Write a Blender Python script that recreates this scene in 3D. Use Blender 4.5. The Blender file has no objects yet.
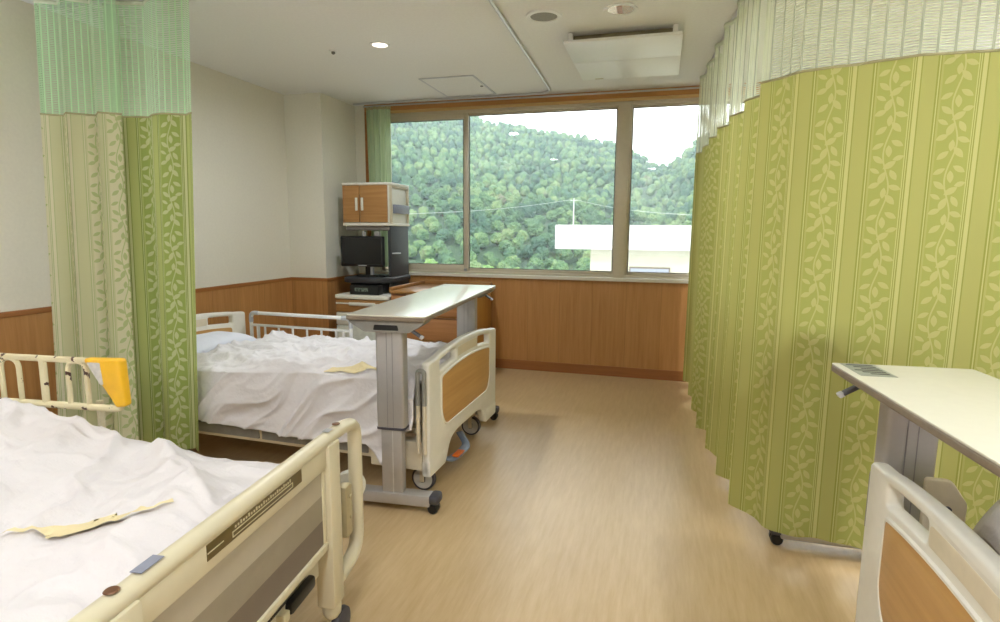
import bpy, bmesh, math, random
import numpy as np
from mathutils import Vector, Matrix, noise
rnd = random.Random(7)
sc = bpy.context.scene
COL = sc.collection
PI = math.pi

# ------------------------------------------------------------------ materials
def lin(c):
    return tuple(((v / 12.92) if v <= 0.04045 else ((v + 0.055) / 1.055) ** 2.4) for v in [x / 255 for x in c]) + (1,)

class NT:
    def __init__(s, name):
        s.m = bpy.data.materials.new(name); s.m.use_nodes = True
        s.t = s.m.node_tree; s.t.nodes.clear()
        s.out = s.n('OutputMaterial')
    def n(s, typ, **kw):
        nd = s.t.nodes.new('ShaderNode' + typ)
        for k, v in kw.items(): setattr(nd, k, v)
        return nd
    def link(s, a, b): s.t.links.new(a, b)
    def val(s, sock, v):
        if hasattr(v, 'is_output'): s.link(v, sock)
        else: sock.default_value = v
    def math(s, op, a, b=None, c=None):
        nd = s.n('Math', operation=op)
        s.val(nd.inputs[0], a)
        if b is not None: s.val(nd.inputs[1], b)
        if c is not None: s.val(nd.inputs[2], c)
        return nd.outputs[0]
    def mix(s, f, a, b):
        nd = s.n('Mix', data_type='RGBA')
        s.val(nd.inputs[0], f); s.val(nd.inputs[6], a); s.val(nd.inputs[7], b)
        return nd.outputs[2]
    def ramp(s, f, stops, interp='LINEAR'):
        nd = s.n('ValToRGB'); cr = nd.color_ramp; cr.interpolation = interp
        while len(cr.elements) < len(stops): cr.elements.new(0.5)
        for e, (p, c) in zip(cr.elements, stops):
            e.position = p; e.color = c
        s.val(nd.inputs[0], f)
        return nd.outputs[0]
    def coord(s, which='Object', scale=(1, 1, 1), rot=(0, 0, 0)):
        tc = s.n('TexCoord'); mp = s.n('Mapping')
        mp.inputs['Scale'].default_value = scale; mp.inputs['Rotation'].default_value = rot
        s.link(tc.outputs[which], mp.inputs[0])
        return mp.outputs[0]
    def noise(s, vec, scale, detail=3, rough=0.5, out=0):
        nd = s.n('TexNoise'); s.link(vec, nd.inputs['Vector'])
        nd.inputs['Scale'].default_value = scale; nd.inputs['Detail'].default_value = detail
        nd.inputs['Roughness'].default_value = rough
        return nd.outputs[out]
    def bsdf(s, color, rough=0.5, metal=0.0, spec=0.5, bump=None, bstr=0.2, bdist=0.01):
        p = s.n('BsdfPrincipled')
        s.val(p.inputs['Base Color'], color); s.val(p.inputs['Roughness'], rough)
        p.inputs['Metallic'].default_value = metal
        p.inputs['Specular IOR Level'].default_value = spec
        if bump is not None:
            b = s.n('Bump'); b.inputs['Strength'].default_value = bstr; b.inputs['Distance'].default_value = bdist
            s.link(bump, b.inputs['Height']); s.link(b.outputs[0], p.inputs['Normal'])
        return p.outputs[0]
    def done(s, shader):
        s.link(shader, s.out.inputs[0]); return s.m

def plain(name, rgb, rough=0.5, metal=0.0, spec=0.5, var=0.04, scale=30):
    t = NT(name); v = t.noise(t.coord('Object'), scale, 3)
    c = lin(rgb); d = tuple(max(0, x * (1 - var * 3)) for x in c[:3]) + (1,); e = tuple(min(1, x * (1 + var)) for x in c[:3]) + (1,)
    return t.done(t.bsdf(t.ramp(v, [(0.3, d), (0.7, e)]), rough, metal, spec))

def wood(name, c1, c2, axis='z', rough=0.45, plank=0.0, scale=1.0, plank_axis='x', seam=0.6):
    t = NT(name)
    sc_ = {'z': (14, 14, 0.7), 'x': (0.7, 14, 14), 'y': (14, 0.7, 14)}[axis]
    v = t.coord('Object', tuple(k * scale for k in sc_))
    g = t.noise(v, 3.0, 6, 0.62)
    col = t.ramp(g, [(0.3, lin(c1)), (0.7, lin(c2))])
    if plank:
        sep = t.n('SeparateXYZ'); t.link(t.n('TexCoord').outputs['Object'], sep.inputs[0])
        px = sep.outputs[{'x': 0, 'y': 1, 'z': 2}[plank_axis]]
        f = t.math('FRACT', t.math('DIVIDE', px, plank))
        e = t.math('LESS_THAN', f, 0.012)
        idx = t.math('FLOOR', t.math('DIVIDE', px, plank))
        wn = t.n('TexWhiteNoise', noise_dimensions='1D'); t.link(idx, wn.inputs['W'])
        hs = t.n('HueSaturation'); t.link(col, hs.inputs['Color'])
        t.link(t.math('MULTIPLY_ADD', wn.outputs[0], 0.16, 0.92), hs.inputs['Value'])
        col = t.mix(t.math('MULTIPLY', e, seam), hs.outputs[0], lin(tuple(x * 0.55 for x in c1)))
    return t.done(t.bsdf(col, rough, 0, 0.4))

M = {}
M['wall'] = plain('wall_paint', (232, 228, 214), 0.85, spec=0.2, var=0.01, scale=60)
M['ceiling'] = plain('ceiling_paint', (244, 244, 242), 0.9, spec=0.15, var=0.01, scale=60)
M['wainscot_x'] = wood('wainscot_along_x', (172, 122, 70), (192, 142, 88), 'z', 0.4, 0.3, plank_axis='x', seam=0.35)
M['wainscot_y'] = wood('wainscot_along_y', (172, 122, 70), (192, 142, 88), 'z', 0.4, 0.3, plank_axis='y', seam=0.35)
M['cap'] = wood('cap_rail_wood', (150, 96, 50), (170, 114, 62), 'x', 0.4)
M['cap_y'] = wood('cap_rail_wood_y', (150, 96, 50), (170, 114, 62), 'y', 0.4)
M['beam'] = wood('header_wood', (170, 120, 66), (190, 138, 80), 'x', 0.45)
M['beam_light'] = wood('header_light_wood', (196, 162, 108), (208, 178, 124), 'x', 0.45)
M['base'] = wood('baseboard_wood', (142, 90, 50), (160, 104, 58), 'x', 0.35)
M['cab_wood'] = wood('cabinet_wood', (160, 114, 66), (182, 136, 84), 'x', 0.4)
M['board_wood'] = wood('bed_insert_wood', (184, 138, 78), (206, 162, 100), 'y', 0.4, scale=0.6)
M['chest_wood'] = wood('chest_wood', (170, 118, 76), (192, 138, 92), 'x', 0.4)
M['chest_side'] = wood('chest_side_wood', (180, 130, 62), (198, 148, 78), 'z', 0.45)
M['white_plastic'] = plain('cream_plastic', (236, 232, 220), 0.35, var=0.01)
M['bed_cream'] = plain('old_bed_enamel', (214, 204, 174), 0.3, var=0.02, scale=8)
M['bed_cream2'] = plain('bed_frame_cream', (226, 214, 188), 0.4, var=0.02)
M['grey_panel'] = plain('grey_panel', (150, 148, 142), 0.5)
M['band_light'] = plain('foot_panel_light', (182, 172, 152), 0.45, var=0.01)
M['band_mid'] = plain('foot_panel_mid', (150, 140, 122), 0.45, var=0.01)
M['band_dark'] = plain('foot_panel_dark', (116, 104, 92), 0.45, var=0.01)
M['bronze'] = plain('bronze_strip', (98, 82, 44), 0.4)
M['pale_line'] = plain('pale_line', (206, 196, 160), 0.5)
M['silver'] = plain('silver_aluminium', (190, 188, 188), 0.38, 0.55, var=0.01)
M['silver_bright'] = plain('bright_aluminium', (206, 206, 212), 0.35, 0.35, var=0.01)
M['steel'] = plain('brushed_steel', (176, 176, 180), 0.3, 0.9)
M['alu_frame'] = plain('window_aluminium', (204, 194, 174), 0.4, 0.1, var=0.01)
M['alu_dark'] = plain('window_gasket', (92, 84, 74), 0.5, 0.1)
M['sill'] = plain('sill_white', (220, 214, 202), 0.4, var=0.01)
M['tabletop'] = plain("laminate_top", (224, 220, 204), 0.18, spec=0.6, var=0.006)
M['edge_brown'] = plain('table_edge', (140, 126, 110), 0.45)
M['black'] = plain('black_plastic', (24, 24, 26), 0.4)
M['charcoal'] = plain('charcoal_laminate', (52, 52, 56), 0.5)
M['dark_grey'] = plain('dark_grey_rubber', (72, 70, 78), 0.5)
M['screen'] = plain('dark_screen', (20, 21, 24), 0.22, var=0.0)
M['grey_tint'] = plain('grey_drawer', (140, 142, 158), 0.4)
M['white'] = plain('white_enamel', (238, 238, 236), 0.4, var=0.005)
M['offwhite'] = plain('off_white_panel', (224, 222, 210), 0.45, var=0.01)
M['yellow'] = plain('yellow_plastic', (246, 190, 40), 0.35, var=0.02)
M['paper'] = plain('paper_label', (214, 208, 200), 0.6, var=0.05, scale=80)
M['orange'] = plain('orange_plastic', (226, 110, 30), 0.4)
M['pedal_blue'] = plain('pedal_grey_blue', (112, 122, 140), 0.4)
M['red'] = plain('red_mark', (150, 50, 30), 0.5)
M['sprinkler'] = plain('sensor_grey', (120, 118, 112), 0.4, 0.4)
M['speaker'] = plain('vent_mesh_grey', (158, 156, 146), 0.7, var=0.06, scale=200)
M['reflector'] = plain('lamp_reflector', (214, 196, 184), 0.2, 0.7)
M['concrete_white'] = plain('white_render', (162, 160, 154), 0.85, var=0.02, scale=2)
M['concrete_cream'] = plain('cream_render', (158, 154, 136), 0.85, var=0.02, scale=2)
M['dark_glass'] = plain('dark_window', (120, 124, 130), 0.2)
M['pole'] = plain('pole_grey', (190, 190, 186), 0.6)
M['chip'] = None

def chipped():
    t = NT('chipped_enamel'); v = t.noise(t.coord('Object'), 22, 3, 0.55)
    col = t.ramp(v, [(0.0, lin((226, 214, 176))), (0.60, lin((226, 214, 176))), (0.62, lin((84, 56, 44))), (1, lin((60, 40, 34)))])
    return t.done(t.bsdf(col, 0.4))
M['chip'] = chipped()

def floor_mat():
    t = NT('vinyl_wood_floor')
    v = t.coord('Object', (9, 0.9, 1))
    g = t.noise(v, 5.0, 7, 0.65)
    v2 = t.coord('Object', (1, 1, 1)); b = t.noise(v2, 0.8, 2)
    col = t.ramp(g, [(0.28, lin((190, 160, 116))), (0.72, lin((208, 182, 140)))])
    col = t.mix(t.math('MULTIPLY', b, 0.22), col, lin((198, 170, 128)))
    rough = t.math('MULTIPLY_ADD', g, 0.12, 0.30)
    return t.done(t.bsdf(col, rough, 0, 0.45, g, 0.05, 0.002))
M['floor'] = floor_mat()

def cloth(name, rgb, bstr=0.3, sheen=True):
    t = NT(name); v = t.coord('Object', (1, 1, 1))
    n1 = t.noise(v, 9, 5, 0.6)
    c = lin(rgb)
    d = t.bsdf(c, 0.85, 0, 0.15, n1, bstr, 0.02)
    return t.done(d)
M['sheet'] = cloth('white_cotton', (230, 226, 228), 0.6)
M['sheet_warm'] = cloth('white_cotton_warm', (226, 220, 220), 0.6)
M['blanket'] = cloth('cream_blanket', (230, 214, 170), 0.6)
M['mattress'] = cloth('mattress_cover', (214, 208, 196), 0.2)
M['pillow'] = cloth('pillow_cotton', (228, 230, 240), 0.3)

# leaves of the woven curtain: (cu, cv, angle, half length, half width) in a cell 0.13 wide, 0.27 tall
LEAVES = [(-0.028, 0.020, 40, .024, .010), (0.022, 0.030, -50, .026, .011), (-0.002, 0.055, 85, .022, .009),
          (0.034, 0.075, -20, .024, .010), (-0.036, 0.085, 25, .022, .010), (-0.012, 0.112, 70, .026, .011),
          (0.026, 0.122, -60, .024, .010), (-0.038, 0.140, 150, .020, .008), (0.010, 0.160, 35, .026, .011),
          (-0.030, 0.182, -40, .024, .010), (0.038, 0.185, 20, .020, .009), (0.004, 0.212, 95, .024, .010),
          (-0.034, 0.232, 30, .022, .009), (0.030, 0.240, -30, .024, .010)]
REP, CELLV = 0.19, 0.25
def curtain_mat(name, ground, mid, light, leaf, trans=0.35, dark=None):
    t = NT(name)
    uv = t.n('TexCoord').outputs['UV']; sep = t.n('SeparateXYZ'); t.link(uv, sep.inputs[0])
    u, v = sep.outputs[0], sep.outputs[1]
    f = t.math('FRACT', t.math('DIVIDE', u, REP))
    g, m, l, k = lin(ground), lin(mid), lin(light), lin(dark or ground)
    col = t.ramp(f, [(0, m), (.12, k), (.145, l), (.165, k), (.185, m), (.22, g), (.73, l), (.745, k), (.76, l), (.775, k), (.795, l), (.86, k), (.88, m), (.99, m)], 'CONSTANT')
    cu = t.math('MULTIPLY', t.math('SUBTRACT', f, 0.47), REP)
    cell = t.math('FLOOR', t.math('DIVIDE', u, REP))
    vv = t.math('ADD', v, t.math('MULTIPLY', cell, 0.094))
    cv = t.math('MULTIPLY', t.math('FRACT', t.math('DIVIDE', vv, CELLV)), CELLV)
    cmb = t.n('CombineXYZ'); t.link(cu, cmb.inputs[0]); t.link(cv, cmb.inputs[1])
    best = None
    for (x, y, a, L, W) in LEAVES:
        mp = t.n('Mapping', vector_type='TEXTURE'); t.link(cmb.outputs[0], mp.inputs[0])
        mp.inputs['Location'].default_value = (x * .88, y * CELLV / .27, 0); mp.inputs['Rotation'].default_value = (0, 0, math.radians(a))
        mp.inputs['Scale'].default_value = (L * .88, W * .95, 1)
        sp = t.n('SeparateXYZ'); t.link(mp.outputs[0], sp.inputs[0])
        q = t.math('SUBTRACT', t.math('SUBTRACT', 1.0, t.math('MULTIPLY', sp.outputs[0], sp.outputs[0])), t.math('ABSOLUTE', sp.outputs[1]))
        best = q if best is None else t.math('MAXIMUM', best, q)
    # wavy stem
    st = t.math('SUBTRACT', 0.06, t.math('MULTIPLY', t.math('ABSOLUTE', t.math('SUBTRACT', cu, t.math('MULTIPLY', t.math('SINE', t.math('MULTIPLY', cv, 2 * PI / CELLV)), 0.012))), 25.0))
    best = t.math('MAXIMUM', best, st)
    lm = t.math('GREATER_THAN', best, 0.0)
    col = t.mix(t.math('MULTIPLY', lm, 0.8), col, lin(leaf))
    wv = t.n('Mapping'); t.link(uv, wv.inputs[0]); wv.inputs['Scale'].default_value = (900, 60, 1)
    fine = t.noise(wv.outputs[0], 1.0, 2)
    col = t.mix(t.math('MULTIPLY', fine, 0.12), col, k)
    p = t.bsdf(col, 0.7, 0, 0.2, fine, 0.1, 0.001)
    tr = t.n('BsdfTranslucent'); t.link(col, tr.inputs[0])
    ms = t.n('MixShader'); ms.inputs[0].default_value = trans
    t.link(p, ms.inputs[1]); t.link(tr.outputs[0], ms.inputs[2])
    return t.done(ms.outputs[0])
M['curt_green'] = curtain_mat('woven_green_curtain', (172, 174, 98), (182, 180, 110), (202, 199, 134), (200, 196, 134), 0.45, (154, 158, 80))
M['curt_front'] = curtain_mat('woven_leaf_green_curtain', (160, 176, 98), (188, 196, 126), (212, 216, 166), (212, 216, 170), 0.3, (134, 152, 74))
M['curt_pale'] = curtain_mat('woven_pale_curtain', (226, 222, 192), (212, 212, 172), (230, 226, 200), (178, 194, 128), 0.25, (190, 198, 146))

def net_mat(name, rgb, fill, bar=0.052, thread=0.009, barw=0.16, bark=.8):
    t = NT(name)
    uv = t.n('TexCoord').outputs['UV']; sep = t.n('SeparateXYZ'); t.link(uv, sep.inputs[0])
    fu = t.math('FRACT', t.math('DIVIDE', sep.outputs[0], bar))
    fv = t.math('FRACT', t.math('DIVIDE', sep.outputs[1], thread))
    a = t.math('MAXIMUM', t.math('LESS_THAN', fu, barw), t.math('LESS_THAN', fv, fill))
    nc = t.mix(t.math('LESS_THAN', fu, barw), lin(rgb), lin(tuple(min(255, k * bark) for k in rgb)))
    d = t.n('BsdfDiffuse'); t.link(nc, d.inputs[0])
    tl = t.n('BsdfTranslucent'); t.link(nc, tl.inputs[0])
    m1 = t.n('MixShader'); m1.inputs[0].default_value = 0.4; t.link(d.outputs[0], m1.inputs[1]); t.link(tl.outputs[0], m1.inputs[2])
    tp = t.n('BsdfTransparent'); ms = t.n('MixShader'); t.link(a, ms.inputs[0]); t.link(tp.outputs[0], ms.inputs[1]); t.link(m1.outputs[0], ms.inputs[2])
    return t.done(ms.outputs[0])
M['net'] = net_mat('white_net', (226, 232, 206), 0.55)
M['net_green'] = net_mat('green_net', (190, 222, 186), 0.62, 0.03, 0.009, 0.2, 1.1)
M['band'] = plain('seam_band', (186, 180, 140), 0.8)
M['sheer'] = None
def sheer():
    t = NT('pale_green_sheer'); n1 = t.noise(t.coord('UV', (60, 1, 1)), 1.0, 2)
    col = t.ramp(n1, [(0.3, lin((186, 206, 168))), (0.7, lin((214, 226, 196)))])
    d = t.n('BsdfDiffuse'); t.link(col, d.inputs[0]); tl = t.n('BsdfTranslucent'); t.link(col, tl.inputs[0])
    ms = t.n('MixShader'); ms.inputs[0].default_value = 0.45; t.link(d.outputs[0], ms.inputs[1]); t.link(tl.outputs[0], ms.inputs[2])
    return t.done(ms.outputs[0])
M['sheer'] = sheer()

def glass():
    t = NT('window_glass')
    fr = t.n('Fresnel'); fr.inputs[0].default_value = 1.5
    tp = t.n('BsdfTransparent'); tp.inputs[0].default_value = (0.93, 0.96, 0.95, 1)
    gl = t.n('BsdfGlossy'); gl.inputs['Roughness'].default_value = 0.02
    ms = t.n('MixShader'); t.link(fr.outputs[0], ms.inputs[0]); t.link(tp.outputs[0], ms.inputs[1]); t.link(gl.outputs[0], ms.inputs[2])
    return t.done(ms.outputs[0])
M['glass'] = glass()

def emis(name, rgb, s):
    t = NT(name); e = t.n('Emission'); e.inputs[0].default_value = lin(rgb); e.inputs[1].default_value = s
    return t.done(e.outputs[0])
M['lamp'] = emis('lamp_glow', (255, 240, 225), 3)

def foliage(name, stops, scale):
    t = NT(name)
    pos = t.n('NewGeometry').outputs['Position']
    n1 = t.noise(pos, scale, 2, 0.5)
    n2 = t.noise(pos, 1.1, 7, 0.8)
    f = t.math('ADD', t.math('MULTIPLY', n1, 0.58), t.math('MULTIPLY', n2, 0.42))
    col = t.ramp(f, stops)
    p = t.bsdf(col, 0.85, 0, 0.1, n2, 0.9, 0.6)
    return t.done(p)
M['hill_leaf'] = foliage('hillside_foliage', [(0.28, lin((46, 72, 66))), (0.42, lin((66, 94, 76))), (0.52, lin((92, 120, 82))), (0.60, lin((122, 142, 94))), (0.66, lin((108, 110, 86))), (0.74, lin((150, 116, 100)))], 0.13)
M['near_leaf'] = foliage('near_foliage', [(0.30, lin((76, 108, 66))), (0.45, lin((108, 142, 82))), (0.58, lin((138, 162, 98))), (0.70, lin((152, 172, 120)))], 0.2)
M['soil'] = foliage('hill_undergrowth', [(0.3, lin((52, 72, 58))), (0.7, lin((84, 106, 76)))], 0.3)
M['bark'] = plain('bark', (92, 80, 66), 0.9)

# ------------------------------------------------------------------ mesh helpers
def setp(o, label=None, cat=None, group=None, kind=None):
    if label: o['label'] = label
    if cat: o['category'] = cat
    if group: o['group'] = group
    if kind: o['kind'] = kind
    return o
def thing(name, label, cat, loc=(0, 0, 0), rz=0, group=None):
    o = bpy.data.objects.new(name, None); COL.objects.link(o)
    o.location = loc; o.rotation_euler = (0, 0, rz); o.empty_display_size = 0.1
    return setp(o, label, cat, group)
def obj(name, bm, mat, parent=None, smooth=True, bevel=0, angle=35, label=None):
    me = bpy.data.meshes.new(name)
    if isinstance(bm, bmesh.types.BMesh):
        bmesh.ops.recalc_face_normals(bm, faces=bm.faces[:])
        bm.to_mesh(me); bm.free()
    else:
        me = bm; me.name = name
    for m in (mat if isinstance(mat, (list, tuple)) else [mat]): me.materials.append(m)
    o = bpy.data.objects.new(name, me); COL.objects.link(o)
    if parent: o.parent = parent
    if smooth:
        me.polygons.foreach_set('use_smooth', [True] * len(me.polygons))
        try: me.set_sharp_from_angle(angle=math.radians(angle))
        except Exception: pass
    if label: o['label'] = label
    return o
def B(): return bmesh.new()
def box(bm, x0, x1, y0, y1, z0, z1, bev=0.0, seg=2, mi=0):
    r = bmesh.ops.create_cube(bm, size=1.0)
    vs = r['verts']
    for v in vs:
        v.co = Vector(((x0 + x1) / 2 + v.co.x * (x1 - x0), (y0 + y1) / 2 + v.co.y * (y1 - y0), (z0 + z1) / 2 + v.co.z * (z1 - z0)))
    fs = set(f for v in vs for f in v.link_faces)
    for f in fs: f.material_index = mi
    if bev > 0:
        es = set(e for v in vs for e in v.link_edges)
        r2 = bmesh.ops.bevel(bm, geom=list(es), offset=bev, segments=seg, affect='EDGES', profile=0.5)
        for f in r2['faces']: f.material_index = mi
    return bm
def cyl(bm, p0, p1, r0, r1=None, n=20, cap=True, mi=0):
    p0, p1 = Vector(p0), Vector(p1); r1 = r0 if r1 is None else r1
    d = (p1 - p0); L = d.length; q = d.to_track_quat('Z', 'Y')
    A = [bm.verts.new(p0 + q @ Vector((r0 * math.cos(2 * PI * i / n), r0 * math.sin(2 * PI * i / n), 0))) for i in range(n)]
    C = [bm.verts.new(p1 + q @ Vector((r1 * math.cos(2 * PI * i / n), r1 * math.sin(2 * PI * i / n), 0))) for i in range(n)]
    for i in range(n):
        f = bm.faces.new((A[i], A[(i + 1) % n], C[(i + 1) % n], C[i])); f.material_index = mi
    if cap:
        bm.faces.new(A[::-1]).material_index = mi; bm.faces.new(C).material_index = mi
    return bm
def smooth_path(pts, r, n=6):
    pts = [Vector(p) for p in pts]; out = [pts[0]]
    for i in range(1, len(pts) - 1):
        a, b, c = pts[i - 1], pts[i], pts[i + 1]
        d = min(r, (a - b).length * .49, (c - b).length * .49)
        p, q = b + (a - b).normalized() * d, b + (c - b).normalized() * d
        for k in range(n + 1):
            t = k / n; out.append((1 - t) ** 2 * p + 2 * t * (1 - t) * b + t * t * q)
    out.append(pts[-1]); return out
def tube(bm, pts, r, n=10, closed=False, rx=None, up=(0, 0, 1), cap=True):
    """sweep an ellipse (r along side, rx along up) over pts"""
    pts = [Vector(p) for p in pts]; rx = r if rx is None else rx
    rings = []; N = len(pts)
    prev = None
    for i, p in enumerate(pts):
        if closed: d = pts[(i + 1) % N] - pts[i - 1]
        else: d = pts[min(i + 1, N - 1)] - pts[max(i - 1, 0)]
        d.normalize()
        if prev is None:
            u = Vector(up)
            if abs(u.dot(d)) > 0.95: u = Vector((1, 0, 0)) if abs(d.x) < .9 else Vector((0, 1, 0))
        else: u = prev
        s = d.cross(u).normalized(); u = s.cross(d).normalized(); prev = u
        rings.append([bm.verts.new(p + s * (r * math.cos(2 * PI * k / n)) + u * (rx * math.sin(2 * PI * k / n))) for k in range(n)])
    for i in range(N if closed else N - 1):
        A, C = rings[i], rings[(i + 1) % N]
        for k in range(n): bm.faces.new((A[k], A[(k + 1) % n], C[(k + 1) % n], C[k]))
    if cap and not closed:
        bm.faces.new(rings[0][::-1]); bm.faces.new(rings[-1])
    return bm
def rpoly(pts, n=6):
    """pts: (x, y, radius) -> rounded outline"""
    out = []; N = len(pts)
    for i in range(N):
        a, b, c = Vector(pts[i - 1][:2]), Vector(pts[i][:2]), Vector(pts[(i + 1) % N][:2])
        r = pts[i][2] if len(pts[i]) > 2 else 0
        if r <= 0: out.append(b); continue
        d = min(r, (a - b).length * .49, (c - b).length * .49)
        p, q = b + (a - b).normalized() * d, b + (c - b).normalized() * d
        for k in range(n + 1):
            t = k / n; out.append((1 - t) ** 2 * p + 2 * t * (1 - t) * b + t * t * q)
    return out
def plate(outer, holes, thick, bev, mat4):
    """flat outline with holes, given thickness and rounded edges; returns a mesh, placed by mat4 (outline lies in local xy)"""
    cu = bpy.data.curves.new('outline', 'CURVE'); cu.dimensions = '2D'; cu.fill_mode = 'BOTH'
    cu.extrude = max(thick / 2 - bev, 0.0001); cu.bevel_depth = bev; cu.bevel_resolution = 2; cu.offset = -bev
    for lp in [outer] + holes:
        sp = cu.splines.new('POLY'); sp.points.add(len(lp) - 1); sp.use_cyclic_u = True
        for p, q in zip(sp.points, lp): p.co = (q[0], q[1], 0, 1)
    o = bpy.data.objects.new('outline', cu); COL.objects.link(o)
    dg = bpy.context.evaluated_depsgraph_get()
    me = bpy.data.meshes.new_from_object(o.evaluated_get(dg)); bpy.data.objects.remove(o); bpy.data.curves.remove(cu)
    me.materials.clear(); me.transform(mat4)
    b = bmesh.new(); b.from_mesh(me); bmesh.ops.remove_doubles(b, verts=b.verts[:], dist=1e-5); bpy.data.meshes.remove(me)
    return b
YZ = Matrix(((0, 0, 1, 0), (1, 0, 0, 0), (0, 1, 0, 0), (0, 0, 0, 1)))       # outline (a,b) -> (0, a, b)
XZ = Matrix(((1, 0, 0, 0), (0, 0, -1, 0), (0, 1, 0, 0), (0, 0, 0, 1)))      # outline (a,b) -> (a, 0, b)
def T(x, y, z): return Matrix.Translation((x, y, z))
def lathe(bm, prof, c=(0, 0, 0), n=32, axis='z'):
    rings = []
    for r, z in prof:
        ring = []
        for k in range(n):
            a = 2 * PI * k / n
            p = (r * math.cos(a), r * math.sin(a), z)
            if axis == 'y': p = (p[0], p[2], p[1])
            if axis == 'x': p = (p[2], p[0], p[1])
            ring.append(bm.verts.new(Vector(c) + Vector(p)))
        rings.append(ring)
    for A, C in zip(rings, rings[1:]):
        for k in range(n): bm.faces.new((A[k], A[(k + 1) % n], C[(k + 1) % n], C[k]))
    if prof[0][0] > 1e-4: bm.faces.new(rings[0][::-1])
    if prof[-1][0] > 1e-4: bm.faces.new(rings[-1])
    bmesh.ops.remove_doubles(bm, verts=[v for r in rings for v in r], dist=1e-5)
    return bm
def gridmesh(name, P, UV=None):
    """P: (n, m, 3) array -> grid mesh"""
    n, m = P.shape[:2]
    me = bpy.data.meshes.new(name)
    idx = np.arange(n * m).reshape(n, m)
    f = np.stack([idx[:-1, :-1], idx[1:, :-1], idx[1:, 1:], idx[:-1, 1:]], -1).reshape(-1, 4)
    me.from_pydata(P.reshape(-1, 3).tolist(), [], f.tolist())
    if UV is not None:
        l = me.uv_layers.new(name='UVMap'); flat = UV.reshape(-1, 2)[f.reshape(-1)]
        l.data.foreach_set('uv', flat.reshape(-1).astype(np.float32))
    return me
def copy_tree(o, parent=None):
    c = o.copy(); COL.objects.link(c)
    if parent: c.parent = parent
    for ch in list(o.children): copy_tree(ch, c)
    return c
def struct(name, bm, mat, smooth=False, label=None):
    o = obj(name, bm, mat, smooth=smooth); o['kind'] = 'structure'
    if label: o['label'] = label
    return o

# ------------------------------------------------------------------ camera
CF, CYAW, CPITCH, CROLL, CH = 571.61, 0.2762, 0.1399, 0.0074, 1.3109
def cam():
    cy, sy = math.cos(CYAW), math.sin(CYAW)
    fwd = Vector((-sy, cy, 0)); right = Vector((cy, sy, 0)); up = Vector((0, 0, 1))
    cp, sp = math.cos(CPITCH), math.sin(CPITCH)
    f2 = cp * fwd - sp * up; u2 = cp * up + sp * fwd
    cr, sr = math.cos(CROLL), math.sin(CROLL)
    r3 = cr * right + sr * u2; u3 = cr * u2 - sr * right
    cd = bpy.data.cameras.new('camera'); o = bpy.data.objects.new('camera', cd); COL.objects.link(o)
    cd.sensor_width = 36; cd.lens = CF * 36 / 1000; cd.clip_start = 0.05; cd.clip_end = 2000
    m = Matrix.Identity(4)
    for i in range(3):
        m[i][0], m[i][1], m[i][2] = r3[i], u3[i], -f2[i]
    m.translation = (0, 0, CH); o.matrix_world = m
    sc.camera = o
cam()

# ------------------------------------------------------------------ the room
XL, XR, YF, YB, HC = -3.336, 2.75, -1.6, 5.19, 2.5
XC, YC = -2.96, 4.602
WZ = 0.866
WX0, WX1, WZ0, WZ1 = -2.72, 2.05, 0.90, 2.44
struct('floor', box(B(), XL - .15, XR + .15, YF - .15, YB + .3, -0.1, 0), M['floor'])
struct('ceiling', box(B(), XL - .15, XR + .15, YF - .15, YB + .3, HC, HC + .15), M['ceiling'])
struct('wall_left', box(B(), XL - .15, XL, YF - .15, YB + .3, 0, HC), M['wall'])
struct('wall_right', box(B(), XR, XR + .15, YF - .15, YB + .3, 0, HC), M['wall'])
struct('wall_front', box(B(), XL, XR, YF - .15, YF, 0, HC), M['wall'])
b = B()
box(b, XL, WX0, YB, YB + .2, 0, HC); box(b, WX1, XR, YB, YB + .2, 0, HC)
box(b, WX0, WX1, YB, YB + .2, 0, WZ0 - .03); box(b, WX0, WX1, YB, YB + .2, WZ1, HC)
struct('wall_back', b, M['wall'])
struct('wall_column', box(B(), XL, XC, YC, YB, 0, HC), M['wall'])
# wainscot, cap rails, baseboards
t_ = 0.012
struct('trim_1', box(B(), XL, XL + t_, YF, YC, 0.0, WZ - .03), M['wainscot_y'])
struct('trim_2', box(B(), XL, XL + t_ + .006, YF, YC, WZ - .03, WZ, .003), M['cap_y'])
struct('trim_3', box(B(), XL + t_, XC + t_, YC - t_, YC, 0.0, WZ - .03), M['wainscot_x'])
struct('trim_4', box(B(), XL + t_, XC + t_ + .006, YC - t_ - .006, YC, WZ - .03, WZ, .003), M['cap'])
struct('trim_5', box(B(), XC, XC + t_, YC, YB, 0.0, WZ - .03), M['wainscot_y'])
struct('trim_6', box(B(), XC, XC + t_ + .006, YC, YB, WZ - .03, WZ, .003), M['cap_y'])
struct('trim_7', box(B(), XC + t_, XR, YB - t_, YB, 0.0, WZ0 - .03), M['wainscot_x'])
struct('trim_8', box(B(), XR - t_, XR, YF, YB, 0.0, WZ - .03), M['wainscot_y'])
struct('trim_9', box(B(), XL, XR, YF, YF + t_, 0.0, WZ - .03), M['wainscot_x'])
struct('baseboard_back', box(B(), XC + t_, XR, YB - t_ - .008, YB - t_, 0, .092, .003), M['base'])
struct('baseboard_left', box(B(), XL + t_, XL + t_ + .008, YF, YC, 0, .092, .003), M['base'])
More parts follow.
